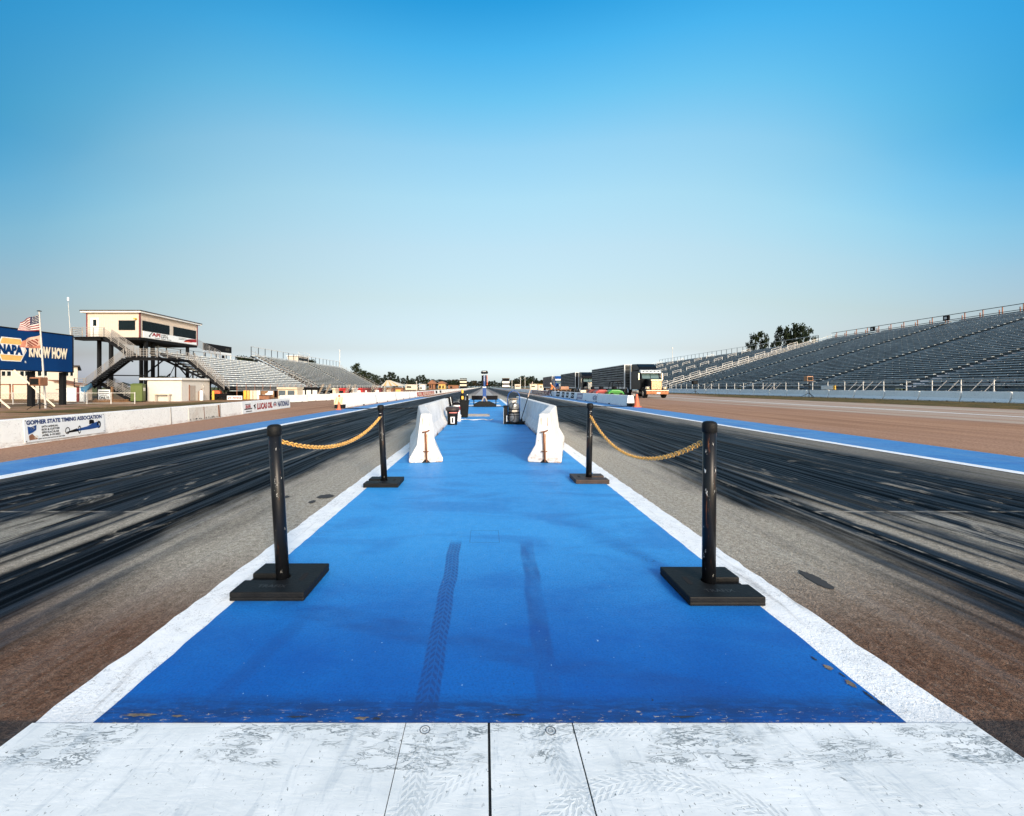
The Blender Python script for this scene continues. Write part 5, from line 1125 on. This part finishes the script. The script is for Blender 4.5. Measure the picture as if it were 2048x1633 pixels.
# vendor stands along the farther bleachers
rnd = random.Random(11); vn = 0
spec = [(555, 596, 67, 'cream stall with painted signs behind the slanting white blocks', M_txtw, M_gap), (598, 640, 74, 'dark open stall behind the slanting white blocks', M_steel, M_white),
        (664, 672, 80, 'narrow cream kiosk with white sign', M_txtw, M_white), (674, 692, 82, 'red roofed stall, first after the narrow kiosk', M_red, M_steel), (704, 710, 84, 'white narrow sign column before the red stalls', M_white, M_ink),
        (711, 726, 88, 'red stall with white lettered front', M_red, M_banner), (727, 737, 92, 'dark red stall right of the lettered one', M_maroon, M_banner), (748, 762, 100, 'maroon stall with small white signs', M_maroon, M_white), (772, 786, 108, 'brown stall below the striped tent', M_brown, M_txtw), (790, 806, 118, 'brown low stall past the striped tent', M_brown, M_gold)]
for px0, px1, Y, lb, m1, m2 in spec:
    a = W(px0, 0, Y).x; c2 = W(px1, 0, Y).x; zt = 1.2 if Y < 78 else 1.05; zg = gz(a, Y)
    t = thing('vendor_stall', lb, 'stall', (a, Y, zg), 0, 'stalls in front of the left bleachers')
    MB().box(a + .1, c2 - .1, Y, Y + 2.0, zg, zt - .25).build('counter', m1, t); MB().box(a, c2, Y - .3, Y + 2.2, zt - .25, zt).build('roof', m1, t, bevel=.03)
    if c2 - a > .9:
        n = max(1, int((c2 - a) / 1.2)); b = MB()
        for i in range(n): x = a + .2 + (c2 - a - .4) * i / n; b.box(x, x + (c2 - a - .4) / n * .75, Y - .06, Y - .01, zg + .45, zt - .5)
        b.build('sign', m2, t)
b = None
for i, (px, Y) in enumerate(((636, 70), (650, 72), (690, 80), (702, 82), (741, 94), (748, 96), (765, 104), (776, 106))):
    t = thing('access_stair', 'pale stair rails leaning up to the left bleachers, number %d' % i, 'stairs', (W(px, 0, Y).x, Y, -.4), 0, 'stairs at the left bleachers')
    t['label'] = ['nearest slanted stair rail at the farther left bleachers', 'second slanted stair rail at the farther left bleachers', 'slanted stair rail left of the lettered red stall', 'slanted stair rail just left of the white sign column', 'slanted stair rail right of the dark red stall', 'slanted stair rail beside the maroon stall', 'slanted stair rail just left of the striped tent', 'slanted stair rail under the striped tent'][i]
    x = W(px, 0, Y).x; b = MB(); b.bar((x, Y, -.2), (x + 1.0, Y, 1.75), .08); b.bar((x - .5, Y + 1, -.2), (x + .4, Y + 1, 1.75), .07); b.build('handrail', pm('tan_rail', (.34, .27, .20), .6), t)
    b = MB()
    for k in range(5): b.box(x + k * .2, x + .25 + k * .2, Y, Y + 1, .0 + k * .3, .05 + k * .3)
    b.build('step', M_alud, t)

# ------------------------------------------------------------------ trucks
M_cab = pm('cab_black', (.004, .006, .009), .35, .0, var=.2, spec=.15); M_chrome = pm('chrome', (.55, .54, .52), .2, 1.0, var=.1)
def trailer(label, x, y0, L, skin, group='trailers parked beside the right lane'):
    t = thing('box_trailer', label, 'trailer', (x, y0, 0), 0, group)
    w = 2.6; b = MB(); b.box(x, x + w, y0, y0 + L, 1.05, 4.05); b.build('box', skin, t, bevel=.04)
    b = MB(); b.box(x - .012, x + .1, y0 - .012, y0 + .12, 1.0, 4.07); b.box(x - .02, x + w + .02, y0 - .02, y0 + L + .02, 4.02, 4.10); b.box(x + w - .1, x + w + .012, y0 - .012, y0 + .12, 1.0, 4.07); b.build('edge_trim', M_alu, t)
    b = MB(); b.box(x - .015, x - .001, y0 + .15, y0 + L, 1.0, 1.28); b.build('side_rail', M_galv, t)
    b = MB()
    for i in range(8):
        z = 1.5 + i * .32; b.box(x - .018, x - .003, y0 + .3, y0 + L - .3, z, z + .06)
    b.build('side_rib', M_alud, t)
    b = MB(); b.box(x + .3, x + w - .3, y0 + .4, y0 + L, .8, 1.05); b.build('chassis', M_steel, t)
    for y in (y0 + L - 2.4, y0 + L - 1.2):
        for sx in (x + .05, x + w - .45): MB().lathe([(.3, 0), (.5, .02), (.5, .38), (.3, .4)], (sx, y, .5), 18, axis='x').build('wheel', M_black, t)
    b = MB(); b.box(x + .4, x + .52, y0 + 2.6, y0 + 2.75, .1, 1.0); b.box(x + w - .52, x + w - .4, y0 + 2.6, y0 + 2.75, .1, 1.0); b.build('landing_gear', M_galv, t)
def m_trailer():
    g = G('striped_grey_trailer'); x, y, z = g.xyz(); s = g.noise((.2, .25, 9), 5, .7); c = g.mix(g.sm(s, .44, .6), (.006, .008, .009), (.13, .135, .13)); return g.fin(c, .6, .12)
trailer('long dark trailer with grey streaked side, nearest of three', 17.8, 53.9, 16.3, m_trailer())
trailer('black trailer behind the second truck cab', 17.6, 82, 15.5, pm('trailer_black', (.008, .008, .009), .6, spec=.12))
trailer('brown trailer at the far end of the truck row', 17.6, 110, 17, pm('trailer_brown', (.07, .03, .02), .6, spec=.1))
def tractor(label, x, yf, cabm, visor, grille):
    # x = left side, yf = front bumper; faces the camera (-Y)
    t = thing('truck_cab', label, 'truck', (x, yf, 0), 0, 'truck cabs parked beside the right lane'); w = 2.5
    def bx(nm, m, *a, bv=.04): return MB().box(*a).build(nm, m, t, bevel=bv)
    b = MB(); yc = yf + 2.0
    # cab and sleeper silhouette (side profile y,z)
    b.prism([(yc + .1, .95), (yc, 2.15), (yc + .35, 2.95), (yc + .7, 3.15), (yc + 3.2, 3.15), (yc + 3.2, .95)], x + .12, x + w - .12, 'x'); b.build('cab', cabm, t, bevel=.06)
    b = MB(); b.prism([(yc + .45, 3.15), (yc + .9, 3.65), (yc + 1.5, 3.98), (yc + 3.2, 4.05), (yc + 3.2, 3.15)], x + .18, x + w - .18, 'x'); b.build('roof_fairing', cabm, t, bevel=.12, seg=4)
    b = MB(); b.prism([(yc + .78, 3.30), (yc + 1.05, 3.66), (yc + 1.45, 3.86), (yc + 1.40, 3.88), (yc + .98, 3.68), (yc + .70, 3.32)], x + .42, x + w - .42, 'x'); b.build('fairing_window', M_glass, t)
    b = MB(); b.prism([(yf + .35, .95), (yf + .35, 1.95), (yf + .5, 2.06), (yc + .02, 2.2), (yc + .05, .95)], x + .62, x + w - .62, 'x'); b.build('hood', cabm, t, bevel=.08, seg=3)
    b = MB(); b.box(x + .66, x + w - .66, yf + .26, yf + .34, .95, 2.0); g_ = b.build('grille', grille, t, bevel=.03); b = MB()
    for i in range(12): xx = x + .72 + i * .09; b.box(xx, xx + .02, yf + .235, yf + .258, 1.0, 1.9)
    b.build('grille_bar', M_chrome, g_); b = MB(); b.box(x + .6, x + w - .6, yf + .2, yf + .36, 1.96, 2.08); b.build('grille_surround', M_chrome, t, bevel=.02)
    b = MB(); b.box(x, x + w, yf, yf + .22, .42, .80); b.build('bumper', pm('bumper_bronze', (.24, .10, .05), .3, .5, var=.3), t, bevel=.05); bx('bumper_step', M_chrome, x, x + w, yf - .01, yf + .25, .82, .90, bv=.01); bx('number_plate', M_white, x + 1.15, x + 1.55, yf - .03, yf - .012, .50, .66, bv=0)
    for sx in (x, x + w - .58):
        b = MB(); n = 9; pr = [(yf + .3 + .62 + .66 * -math.cos(a), .55 + .66 * math.sin(a)) for a in [math.pi * i / n for i in range(n + 1)]]; pr2 = [(yf + .92 + .58 * -math.cos(a), .55 + .58 * math.sin(a)) for a in [math.pi * i / n for i in range(n, -1, -1)]]
        b.prism(pr + pr2, sx, sx + .58, 'x'); b.build('fender', cabm, t)
        MB().lathe([(.28, 0), (.5, .02), (.52, .06), (.52, .3), (.5, .34), (.28, .36)], (sx + (.02 if sx == x else .2), yf + .95, .53), 20, axis='x').build('wheel', M_black, t)
        MB().lathe([(.26, 0), (.24, .03), (.1, .06)], (sx + (-.02 if sx == x else .53), yf + .95, .53), 16, axis='x').build('hub', M_chrome, t)
        h_ = bx('headlamp', M_chrome, sx + .04, sx + .52, yf + .26, yf + .40, 1.0, 1.28, bv=.04); MB().lathe([(.09, 0), (.07, .02)], (sx + .16, yf + .235, 1.14), 12, axis='y').lathe([(.09, 0), (.07, .02)], (sx + .40, yf + .235, 1.14), 12, axis='y').build('lamp_lens', M_glass, h_)
    for k, sx in enumerate((x + .30, x + w / 2 + .03)):
        b = MB(); b.add([(sx, yc - .03, 2.22), (sx + w / 2 - .33, yc - .03, 2.22), (sx + w / 2 - .33, yc + .245, 2.85), (sx, yc + .245, 2.85), (sx, yc + .02, 2.22), (sx + w / 2 - .33, yc + .02, 2.22), (sx + w / 2 - .33, yc + .30, 2.85), (sx, yc + .30, 2.85)], [(0, 1, 2, 3), (7, 6, 5, 4), (0, 4, 5, 1), (1, 5, 6, 2), (2, 6, 7, 3), (3, 7, 4, 0)]); b.build('windscreen', pm('windscreen_glass', (.10, .16, .16), .1, .3, spec=.7), t)
    b = MB(); b.prism([(yc - .18, 2.86), (yc + .02, 3.22), (yc + .35, 3.24), (yc + .35, 2.92)], x + .06, x + w - .06, 'x'); b.build('sun_visor', visor, t, bevel=.03)
    b = MB()
    for i in range(5): b.box(x + .35 + i * .43, x + .43 + i * .43, yc - .15, yc - .10, 3.0, 3.08)
    b.build('marker_lamp', M_ink, t)
    for sx, s in ((x - .18, -1), (x + w + .02, 1)):
        bx('mirror', M_chrome, sx, sx + .16, yc - .05, yc + .05, 2.05, 2.85, bv=.03); MB().tube([(sx + .08, yc, 2.9), (x + w / 2 + s * (w / 2 - .14), yc + .2, 2.95)], .02, 6).tube([(sx + .08, yc, 2.0), (x + w / 2 + s * (w / 2 - .14), yc + .2, 1.95)], .02, 6).build('mirror_arm', M_chrome, t)
    for sx in (x + .02, x + w - .1): bx('side_window', M_glass, sx + .03, sx + .09, yc + .4, yc + 1.2, 2.2, 2.85, bv=0)
    bx('side_extender', M_alu, x + .06, x + .14, yc + 3.2, yc + 3.45, .95, 3.95, bv=.02); bx('fuel_tank', M_chrome, x + .05, x + .6, yc + .9, yc + 2.8, .45, 1.0, bv=.15)
    MB().tube([(x + .25, yc + 3.5, 1.0), (x + .25, yc + 3.5, 3.9)], .09, 12).tube([(x + w - .25, yc + 3.5, 1.0), (x + w - .25, yc + 3.5, 4.1)], .09, 12).build('exhaust_stack', M_chrome, t)
    bx('frame_rail', M_steel, x + .7, x + w - .7, yf + .5, yc + 6.2, .6, .95, bv=0)
    for yy in (yc + 4.6, yc + 5.8):
        for sx in (x, x + w - .5): MB().lathe([(.28, 0), (.5, .02), (.52, .06), (.52, .44), (.5, .48), (.28, .5)], (sx, yy, .53), 20, axis='x').build('wheel', M_black, t)
    b = MB(); b.tube([(x + .02, yc + 4.6 + .62 * math.cos(a), .55 + .62 * math.sin(a)) for a in [math.pi * i / 8 for i in range(9)]], .05, 6); b.build('mudguard', M_chrome, t)
    return t
M_grl = pm('grille_gold', (.33, .19, .10), .4, .4, var=.25, vs=4)
tractor('black truck cab with gleaming grille and silver visor, nearest', 17.95, 47.0, M_cab, pm('visor_silver', (.42, .46, .48), .35, .3), M_grl)
tractor('black truck cab with rounded roof, in the middle of the row', 17.8, 75.2, M_cab, M_steel, M_alud)
tractor('blue and white truck cab at the far end of the row', 17.6, 103.2, M_blueg, M_white, M_alud)
def utv(label, x, y, m, cage=True, s=1.0):
    t = thing('utility_vehicle', label, 'buggy', (x, y, 0), 0, 'buggies parked behind the right track wall')
    b = MB(); b.prism([(x, .35), (x + .1, .75), (x + .55 * s, .98), (x + 1.5 * s, .98), (x + 2.0 * s, .80), (x + 2.2 * s, .5), (x + 2.1 * s, .35)], y, y + 1.3, 'y'); b.build('body', m, t, bevel=.1, seg=3)
    for wx in (x + .4, x + 1.75 * s):
        for wy in (y - .12, y + 1.17): MB().lathe([(.15, 0), (.3, .02), (.3, .23), (.15, .25)], (wx, wy, .31), 16, axis='y').build('wheel', M_black, t)
    if cage:
        b = MB()
        for yy in (y + .1, y + 1.2): b.tube([(x + .45, yy, .9), (x + .55, yy, 1.68), (x + .75, yy, 1.76), (x + 1.7 * s, yy, 1.76), (x + 1.85 * s, yy, 1.66), (x + 1.9 * s, yy, .9)], .035, 6)
        b.build('roll_cage', M_steel, t, smooth=True); MB().box(x + .7, x + 1.75 * s, y + .1, y + 1.2, 1.77, 1.83).build('roof', M_steel, t)
    MB().box(x + .9 * s, x + 1.3 * s, y + .25, y + 1.05, .95, 1.28).build('seat', M_ink, t, bevel=.05)
    MB().box(x + .3, x + 1.9 * s, y - .02, y - .005, .6, .66).build('side_stripe', M_ink, t)
utv('bright green buggy with black roll cage before the nearest trailer', W(1215, 0, 43).x, 43, pm('buggy_green', (.01, .20, .02), .3), True, .8)
utv('red buggy parked left of the green one', W(1190, 0, 44).x, 44, pm('buggy_red', (.30, .03, .03), .35), False, .75)
utv('dark red buggy, leftmost of the parked buggies', W(1176, 0, 46).x, 46, M_maroon, False, .6)
t = thing('motorcycle', 'dark motorcycle with chrome parts before the second truck', 'motorcycle', (W(1155, 0, 60).x, 60, 0))
x = W(1152, 0, 60).x
for wx in (x + .35, x + 1.75): MB().lathe([(.2, 0), (.33, .02), (.33, .12), (.2, .14)], (wx, 60, .33), 18, axis='y').build('wheel', M_black, t)
MB().box(x + .6, x + 1.5, 60.0, 60.25, .4, .85).build('engine', M_chrome, t, bevel=.08); MB().box(x + .7, x + 1.7, 59.98, 60.27, .86, 1.05).build('seat', M_ink, t, bevel=.06); MB().tube([(x + .35, 60.1, .33), (x + .7, 60.1, 1.15), (x + .6, 59.8, 1.2)], .035, 6).build('fork', M_chrome, t)
t = thing('flatbed_trailer', 'rusty orange flatbed with stacked crates behind the right wall', 'trailer', (W(1118, 0, 74).x, 74, 0))
a = W(1120, 0, 70).x; c2 = W(1143, 0, 70).x
MB().box(a, c2, 70, 72, .75, .9).build('bed', M_wood, t); MB().box(a + .2, c2 - .4, 70.2, 71.8, .9, 1.35).build('side_board', pm('tan_load', (.45, .24, .15), .7), t)
for wx in (a + .5, c2 - .5): MB().lathe([(.2, 0), (.38, .02), (.38, .2)], (wx, 69.95, .38), 16, axis='y').build('wheel', M_black, t)

# ------------------------------------------------------------------ person at the right wall
def person():
    x, y = 9.02, 56.8; t = thing('person', 'person in orange shirt and dark trousers leaning over the right track wall', 'person', (x, y, 0))
    J = {'pel': (0, 0, .95, .15), 'chest': (-.10, .02, 1.30, .17), 'neck': (.02, -.02, 1.52, .07), 'head': (.08, -.04, 1.68, .105), 'top': (.10, -.04, 1.78, .07),
         'sl': (-.10, -.20, 1.42, .07), 'el': (-.34, -.22, 1.20, .05), 'hl': (-.52, -.20, 1.05, .035), 'sr': (-.10, .20, 1.42, .07), 'er': (-.30, .26, 1.18, .05), 'hr': (-.50, .22, 1.02, .035),
         'kl': (.10, -.12, .52, .085), 'al': (-.02, -.13, .10, .055), 'tl': (-.02, -.26, .05, .045), 'kr': (.42, .10, .72, .085), 'ar': (.55, .12, .30, .055), 'tr': (.60, 0.0, .24, .045)}
    E = [('pel', 'chest'), ('chest', 'neck'), ('neck', 'head'), ('head', 'top'), ('chest', 'sl'), ('sl', 'el'), ('el', 'hl'), ('chest', 'sr'), ('sr', 'er'), ('er', 'hr'), ('pel', 'kl'), ('kl', 'al'), ('al', 'tl'), ('pel', 'kr'), ('kr', 'ar'), ('ar', 'tr')]
    ks = list(J); me = bpy.data.meshes.new('body'); me.from_pydata([J[k][:3] for k in ks], [(ks.index(a), ks.index(b)) for a, b in E], [])
    o = bpy.data.objects.new('body', me); C.objects.link(o); md = o.modifiers.new('skin', 'SKIN'); s2 = o.modifiers.new('sub', 'SUBSURF'); s2.levels = 2; s2.render_levels = 2
    for i, k in enumerate(ks): r = J[k][3]; o.data.skin_vertices[0].data[i].radius = (r, r)
    o.data.skin_vertices[0].data[0].use_root = True
    dg = bpy.context.evaluated_depsgraph_get(); m2 = bpy.data.meshes.new_from_object(o.evaluated_get(dg)); bpy.data.objects.remove(o)
    for m in (pm('shirt_orange', (.70, .22, .06), .8), pm('trousers_dark', (.02, .02, .028), .8), pm('skin', (.50, .30, .20), .6), pm('boots', (.05, .03, .02), .7)): m2.materials.append(m)
    for f in m2.polygons:
        c = f.center; f.use_smooth = True
        f.material_index = 2 if c.z > 1.55 or c.x < -.44 else (0 if c.z > .93 and c.x < .18 else (3 if c.z < .12 or (c.x > .5 and c.z < .32) else 1))
    b = bpy.data.objects.new('body', m2); C.objects.link(b); b.parent = t
    MB().lathe([(.115, -.02), (.118, .03), (.09, .10), (.03, .13)], (x + .09, y - .04, 1.71), 16).build('cap', M_txtw, t)
    b = MB()
    for k in range(4):
        for s in (-.20, .22): b.tube([(x - .52, y + s - .03 + k * .02, 1.04), (x - .58, y + s - .03 + k * .022, 1.0 - .01 * k), (x - .61, y + s - .03 + k * .022, .95)], .009, 5)
    for s in (-.20, .22): b.tube([(x - .52, y + s + .03, 1.05), (x - .56, y + s + .07, 1.02)], .010, 5)
    b.build('fingers', pm('skin', (.5, .3, .2), .6), t)
    t.rotation_euler = (0, 0, R(180))
    for ch in t.children:
        pass
person()

# ------------------------------------------------------------------ trees
def leaf_mat(name, a, c_):
    g = G(name); n = g.noise((.5, .5, .5), 4); n2 = g.noise((4, 4, 4), 3); c = g.mix(g.sm(n, .3, .7), a, c_); c = g.mix(g.sm(n2, .35, .65, .5, 0), c, tuple(v * .45 for v in a)); return g.fin(c, .85, .15)
LM = [leaf_mat('pine_leaves', (.008, .016, .009), (.022, .034, .015)), leaf_mat('oak_leaves', (.010, .018, .009), (.03, .042, .017)), leaf_mat('autumn_leaves', (.03, .026, .012), (.06, .045, .02))]
M_bark = pm('bark', (.06, .045, .035), .9, var=.4, vs=3)
def tree_proto(name, seed, kind, h=10.0):
    rnd = random.Random(seed); t = thing(name, '', 'tree'); b = MB(); tips = []
    th = h * (.45 if kind != 'pine' else .85)
    b.tube([(0, 0, 0), (.012 * h, 0, th * .5), (-.01 * h, .1, th)], [h * .03, h * .024, h * .012], 8)
    nb = 26
    for i in range(nb):
        a = i * 2.4 + rnd.random(); u = (i + .5) / nb
        if kind == 'pine': z = h * (.25 + .70 * u); L = h * .30 * (1.08 - u) * rnd.uniform(.7, 1.2); r = h * .075
        elif kind == 'umbrella': z = h * (.50 + .44 * u); L = h * .47 * math.sqrt(max(.04, 1 - ((u - .25) / .80) ** 2)) * rnd.uniform(.45, 1.08); r = h * .095
        else: z = h * (.30 + .62 * u); L = h * .38 * math.sqrt(max(.04, 1 - ((u - .4) / .66) ** 2)) * rnd.uniform(.35, 1.1); r = h * .11
        e = (math.cos(a) * L, math.sin(a) * L, z); z0 = min(th * .98, max(th * .45, z - L * .5))
        b.tube([(0, 0, z0), (e[0] * .5, e[1] * .5, (z0 + z) / 2), e], [h * .010, h * .006, h * .002], 5)
        tips.append((e, r * rnd.uniform(.7, 1.25)))
        if i % 2: tips.append(((e[0] * .5, e[1] * .5, z - r * .2), r * rnd.uniform(.7, 1.1)))
    b.build('trunk', M_bark, t); lf = MB()
    for e, rr in tips:
        for k in range(62):
            d = Vector((rnd.gauss(0, 1), rnd.gauss(0, 1), rnd.gauss(0, 1))).normalized() * rr * rnd.uniform(.2, 1.15); d.z *= .6
            p = Vector(e) + d; s_ = h * rnd.uniform(.014, .027); u = Vector((rnd.gauss(0, 1), rnd.gauss(0, 1), rnd.gauss(0, .6))).normalized(); v = u.orthogonal().normalized()
            lf.add([p - u * s_ - v * s_ * .5, p + u * s_ * .3 - v * s_ * .8, p + u * s_ * 1.2, p + v * s_ * .8], [(0, 1, 2, 3)])
    lf.build('crown', LM[{'pine': 0, 'umbrella': 0, 'round': 1, 'autumn': 2}[kind]], t)
    return t
protos = [tree_proto('pine_tree', 1, 'umbrella'), tree_proto('oak_tree', 2, 'round'), tree_proto('oak_tree', 3, 'round'), tree_proto('maple_tree', 4, 'autumn'), tree_proto('pine_tree', 6, 'pine'), tree_proto('pine_tree', 9, 'umbrella')]
used = set()
def plant(k, px, Y, ytop, sx, label, group=None, zg=0):
    top = EYE - (ytop - 774.5) / F * Y; h = (top - zg) / 10 / .95; X = (px - 968) / F * Y
    rot = random.Random(px * 7 + k).uniform(0, 6.28)
    if k not in used:
        t = protos[k]; used.add(k); t.location = (X, Y, zg); t.rotation_euler = (0, 0, rot); t.scale = (h * sx, h * sx, h); t['label'] = label
        if group: t['group'] = group
    else: t = dup(protos[k], (X, Y, zg), rot, label, (h * sx, h * sx, h), group)
    if not group and 'group' in t: del t['group']
    return t
plant(0, 1517, 150, 667, .40, 'small dark tree standing apart, left one behind the right grandstand')
plant(5, 1565, 148, 655, .38, 'dark tree behind the right grandstand, middle of the three')
plant(0, 1597, 146, 651, .40, 'dark tree behind the right grandstand, tallest and rightmost')
plant(1, 712, 190, 727, .55, 'round dark tree standing just past the left bleachers')
GLF = 'trees beyond the left side of the track'; LF1 = 'dark leafy tree in the belt beyond the left bleachers'
for i, (px, yt, k, sx) in enumerate(((728, 741, 2, .8), (742, 746, 1, .8), (753, 750, 2, .8), (770, 750, 4, .8), (782, 745, 5, .75), (796, 753, 4, .7), (806, 756, 2, .8), (815, 752, 4, .6), (826, 757, 1, .8), (834, 754, 4, .7), (845, 751, 0, .75), (856, 758, 2, .8), (866, 759, 1, .9), (722, 745, 1, .9), (762, 756, 1, 1.1), (789, 758, 2, 1.1), (820, 760, 2, 1.2), (850, 760, 2, 1.3))):
    plant(k, px, 270 + (i * 37 % 60), yt, sx, LF1, GLF, -1)
GF = 'trees of the far tree line'; LF2 = 'distant tree in the low dark tree line at the horizon'; rnd = random.Random(77)
px = 868
while px < 1100:
    if not 1100 < px:
        plant(rnd.choice((1, 2, 3, 4)), px, 620 + rnd.uniform(-60, 60), rnd.uniform(759, 764) + (2.5 if 925 < px < 1010 else 0), rnd.uniform(1.0, 1.6), LF2, GF, -1)
    px += rnd.uniform(4.5, 7)
for i, (px, yt, k, sx) in enumerate(((1033, 757, 2, .9), (1045, 752, 1, .95), (1054, 754, 2, .9), (1064, 753, 5, .8), (1073, 757, 4, .8), (1082, 762, 2, .9), (1024, 762, 1, 1.0))):
    plant(k, px, 330 + 12 * i, yt, sx, 'dark tree in the clump beyond the right lane', 'trees beyond the right lane', 0)
for px, yt, lb in ((455, 722, 'dark tree top behind the scoreboard'), (483, 712, 'dark tree top showing between scoreboard and far bleachers'), (497, 714, 'dark tree top at the foot of the far bleacher fence')): plant(2, px, 130, yt, .8, lb, None, -.6)
for px, yt in ((603, 716), (617, 720)): plant(1, px, 175, yt, .8, 'dark tree showing behind the %s side of the hut on the far bleachers' % ('left' if px == 603 else 'right'), None, -.6)
for px, yt, lb in ((325, 752, 'dark low tree under the announcer tower, left'), (350, 754, 'dark low tree under the announcer tower, right'), (245, 765, 'dark low tree seen between the stair flights')): plant(2, px, 120, yt, 1.3, lb, None, -.6)

# ------------------------------------------------------------------ far buildings, tent, towers, poles
def far_box(nm, label, cat, px0, px1, yt, yb, Y, dep, wall, roof, roofh=.0, win=None, stripes=None):
    a, c2 = W(px0, 0, Y).x, W(px1, 0, Y).x; zt = EYE - (yt - 774.5) / F * Y; zb = 0
    t = thing(nm, label, cat, (a, Y, zb)); MB().box(a, c2, Y, Y + dep, zb, zt - roofh).build('wall', wall, t)
    if roofh > .5:
        m = (a + c2) / 2; MB().prism([(a - 1, zt - roofh), (c2 + 1, zt - roofh), (m + (c2 - a) * .12, zt), (m - (c2 - a) * .12, zt)], Y - .8, Y + dep + .8, 'y').build('roof', roof, t)
    else: MB().box(a - .3, c2 + .3, Y - .3, Y + dep + .3, zt - roofh + .01, zt + .15).build('roof', roof, t)
    if win:
        for (u0, u1, v0, v1) in win: MB().box(a + (c2 - a) * u0, a + (c2 - a) * u1, Y - .12, Y - .02, zb + (zt - roofh) * v0, zb + (zt - roofh) * v1).build('window', M_glass, t)
    if stripes:
        for v0, v1, m in stripes: MB().box(a - .15, c2 + .15, Y - .35, Y - .15, zb + zt * v0, zb + zt * v1).build('balcony_band', m, t)
    return t
far_box('finish_tower', 'dark and white tiered tower left of the start lights', 'tower', 920, 933, 757, 776, 420, 9, M_ink, M_alud, 0, None, ((.55, .72, M_txtw), (.22, .40, M_txtw), (.86, .93, M_alud)))
far_box('finish_tower', 'cream topped tiered tower right of the start lights', 'tower', 1005, 1019, 757, 776, 420, 9, M_ink, pm('tan_roof', (.42, .33, .20), .8), 0, None, ((.50, .70, M_white), (.12, .34, M_white)))
far_box('pavilion', 'brown hip roofed pavilion left of the tiered tower', 'pavilion', 858, 870, 761, 776, 250, 8, M_brown, M_brown, 2.2, ((.1, .3, .2, .8), (.5, .62, .1, .9)))
far_box('pavilion', 'pale brown pavilion with a wide roof right of the hip roofed one', 'pavilion', 877, 890, 763, 776, 250, 8, M_gold, M_brown, 1.5, ((.1, .35, .1, .7), (.6, .8, .1, .7)))
far_box('trailer_office', 'long white trailer beyond the left track wall', 'trailer', 811, 834, 770, 778, 190, 4, M_txtw, M_white, 0, ((.1, .5, .4, .7),))
far_box('trailer_office', 'small white box trailer with dark windows', 'trailer', 839, 850, 769.5, 778, 190, 4, M_white, M_white, 0, ((.1, .45, .45, .6), (.1, .45, .15, .35)))
t = far_box('low_shed', 'low brown sheds in front of the far trees at left', 'shed', 896, 917, 771, 776, 300, 6, M_brown, M_wood, 0, ((.2, .4, .2, .7),))
t = far_box('parked_trailer', 'cream vehicles row beyond the right lane, leftmost', 'trailer', 1030, 1041, 769.5, 776, 300, 5, M_txtw, M_white, 0, ((.1, .9, .5, .75),))
t = far_box('parked_trailer', 'long cream trailer beyond the right lane', 'trailer', 1060, 1076, 769, 776, 200, 3, M_txtw, M_txtw, 0, ((.2, .6, .5, .7),))
t = far_box('parked_trailer', 'cream camper just left of the person in orange', 'trailer', 1077, 1091, 769.5, 777, 150, 3, M_txtw, M_gold, 0, ((.2, .5, .5, .7),))
t = thing('event_tent', 'cream and yellow striped tent at the end of the left bleachers', 'tent', (W(783, 0, 135).x, 135, -.4))
a, m_, c2 = W(762, 0, 130).x, W(777, 0, 135).x, W(806, 0, 130).x; zt = EYE + 13.5 / F * 135; ze = 1.25 + .3
ring = [(a, 130, ze), (m_ + 1, 129, ze), (c2, 130, ze), (c2, 140, ze), (a, 140, ze)]; b = MB(); apex = (m_, 135, zt); n = 10
for i in range(n):
    u0, u1 = i / n, (i + 1) / n; p = [(a + (c2 - a) * u0, 130, ze), (a + (c2 - a) * u1, 130, ze), (m_ + (u1 - .5) * 1.2, 135, zt), (m_ + (u0 - .5) * 1.2, 135, zt)]; b.add(p, [(0, 1, 2, 3)], i % 3 == 1)
    p = [(q[0], 270 - q[1], q[2]) for q in p]; b.add(p, [(0, 1, 2, 3)], i % 3 == 1)
b.add([(a, 130, ze), (a, 140, ze), (m_ - .6, 135, zt)], [(0, 1, 2)]); b.add([(c2, 130, ze), (c2, 140, ze), (m_ + .6, 135, zt)], [(0, 1, 2)]); b.build('canopy', [M_txtw, M_gold], t)
for x in (a + .2, m_, c2 - .2): MB().tube([(x, 130, -.4), (x, 130, ze)], .07, 6).build('pole', M_white, t)
for i, (px, yt, yb, Y) in enumerate(((679.5, 702, 730, 160), (833, 765, 776, 180), (1024, 762, 775, 260), (1041, 757, 775, 260), (1050, 756, 775, 280), (1345, 697, 735, 190))):
    p = W(px, yt, Y); t = thing('light_pole', ['thin tall pole behind the far left bleachers', 'short white pole beside the small white trailer', 'thin white pole beside the cream topped tower', 'thin white pole before the dark clump of trees, left', 'thin white pole before the dark clump of trees, right', 'faint thin pole behind the far right grandstand'][i], 'pole', (p.x, Y, 0))
    MB().tube([(p.x, Y, -.5), (p.x, Y, p.z)], .10 if Y < 200 else .16, 6).build('mast', M_galv, t); MB().box(p.x - .2, p.x + .2, Y - .2, Y + .2, p.z, p.z + .35).build('lamp', M_galv, t)
for pr in protos:
    pass
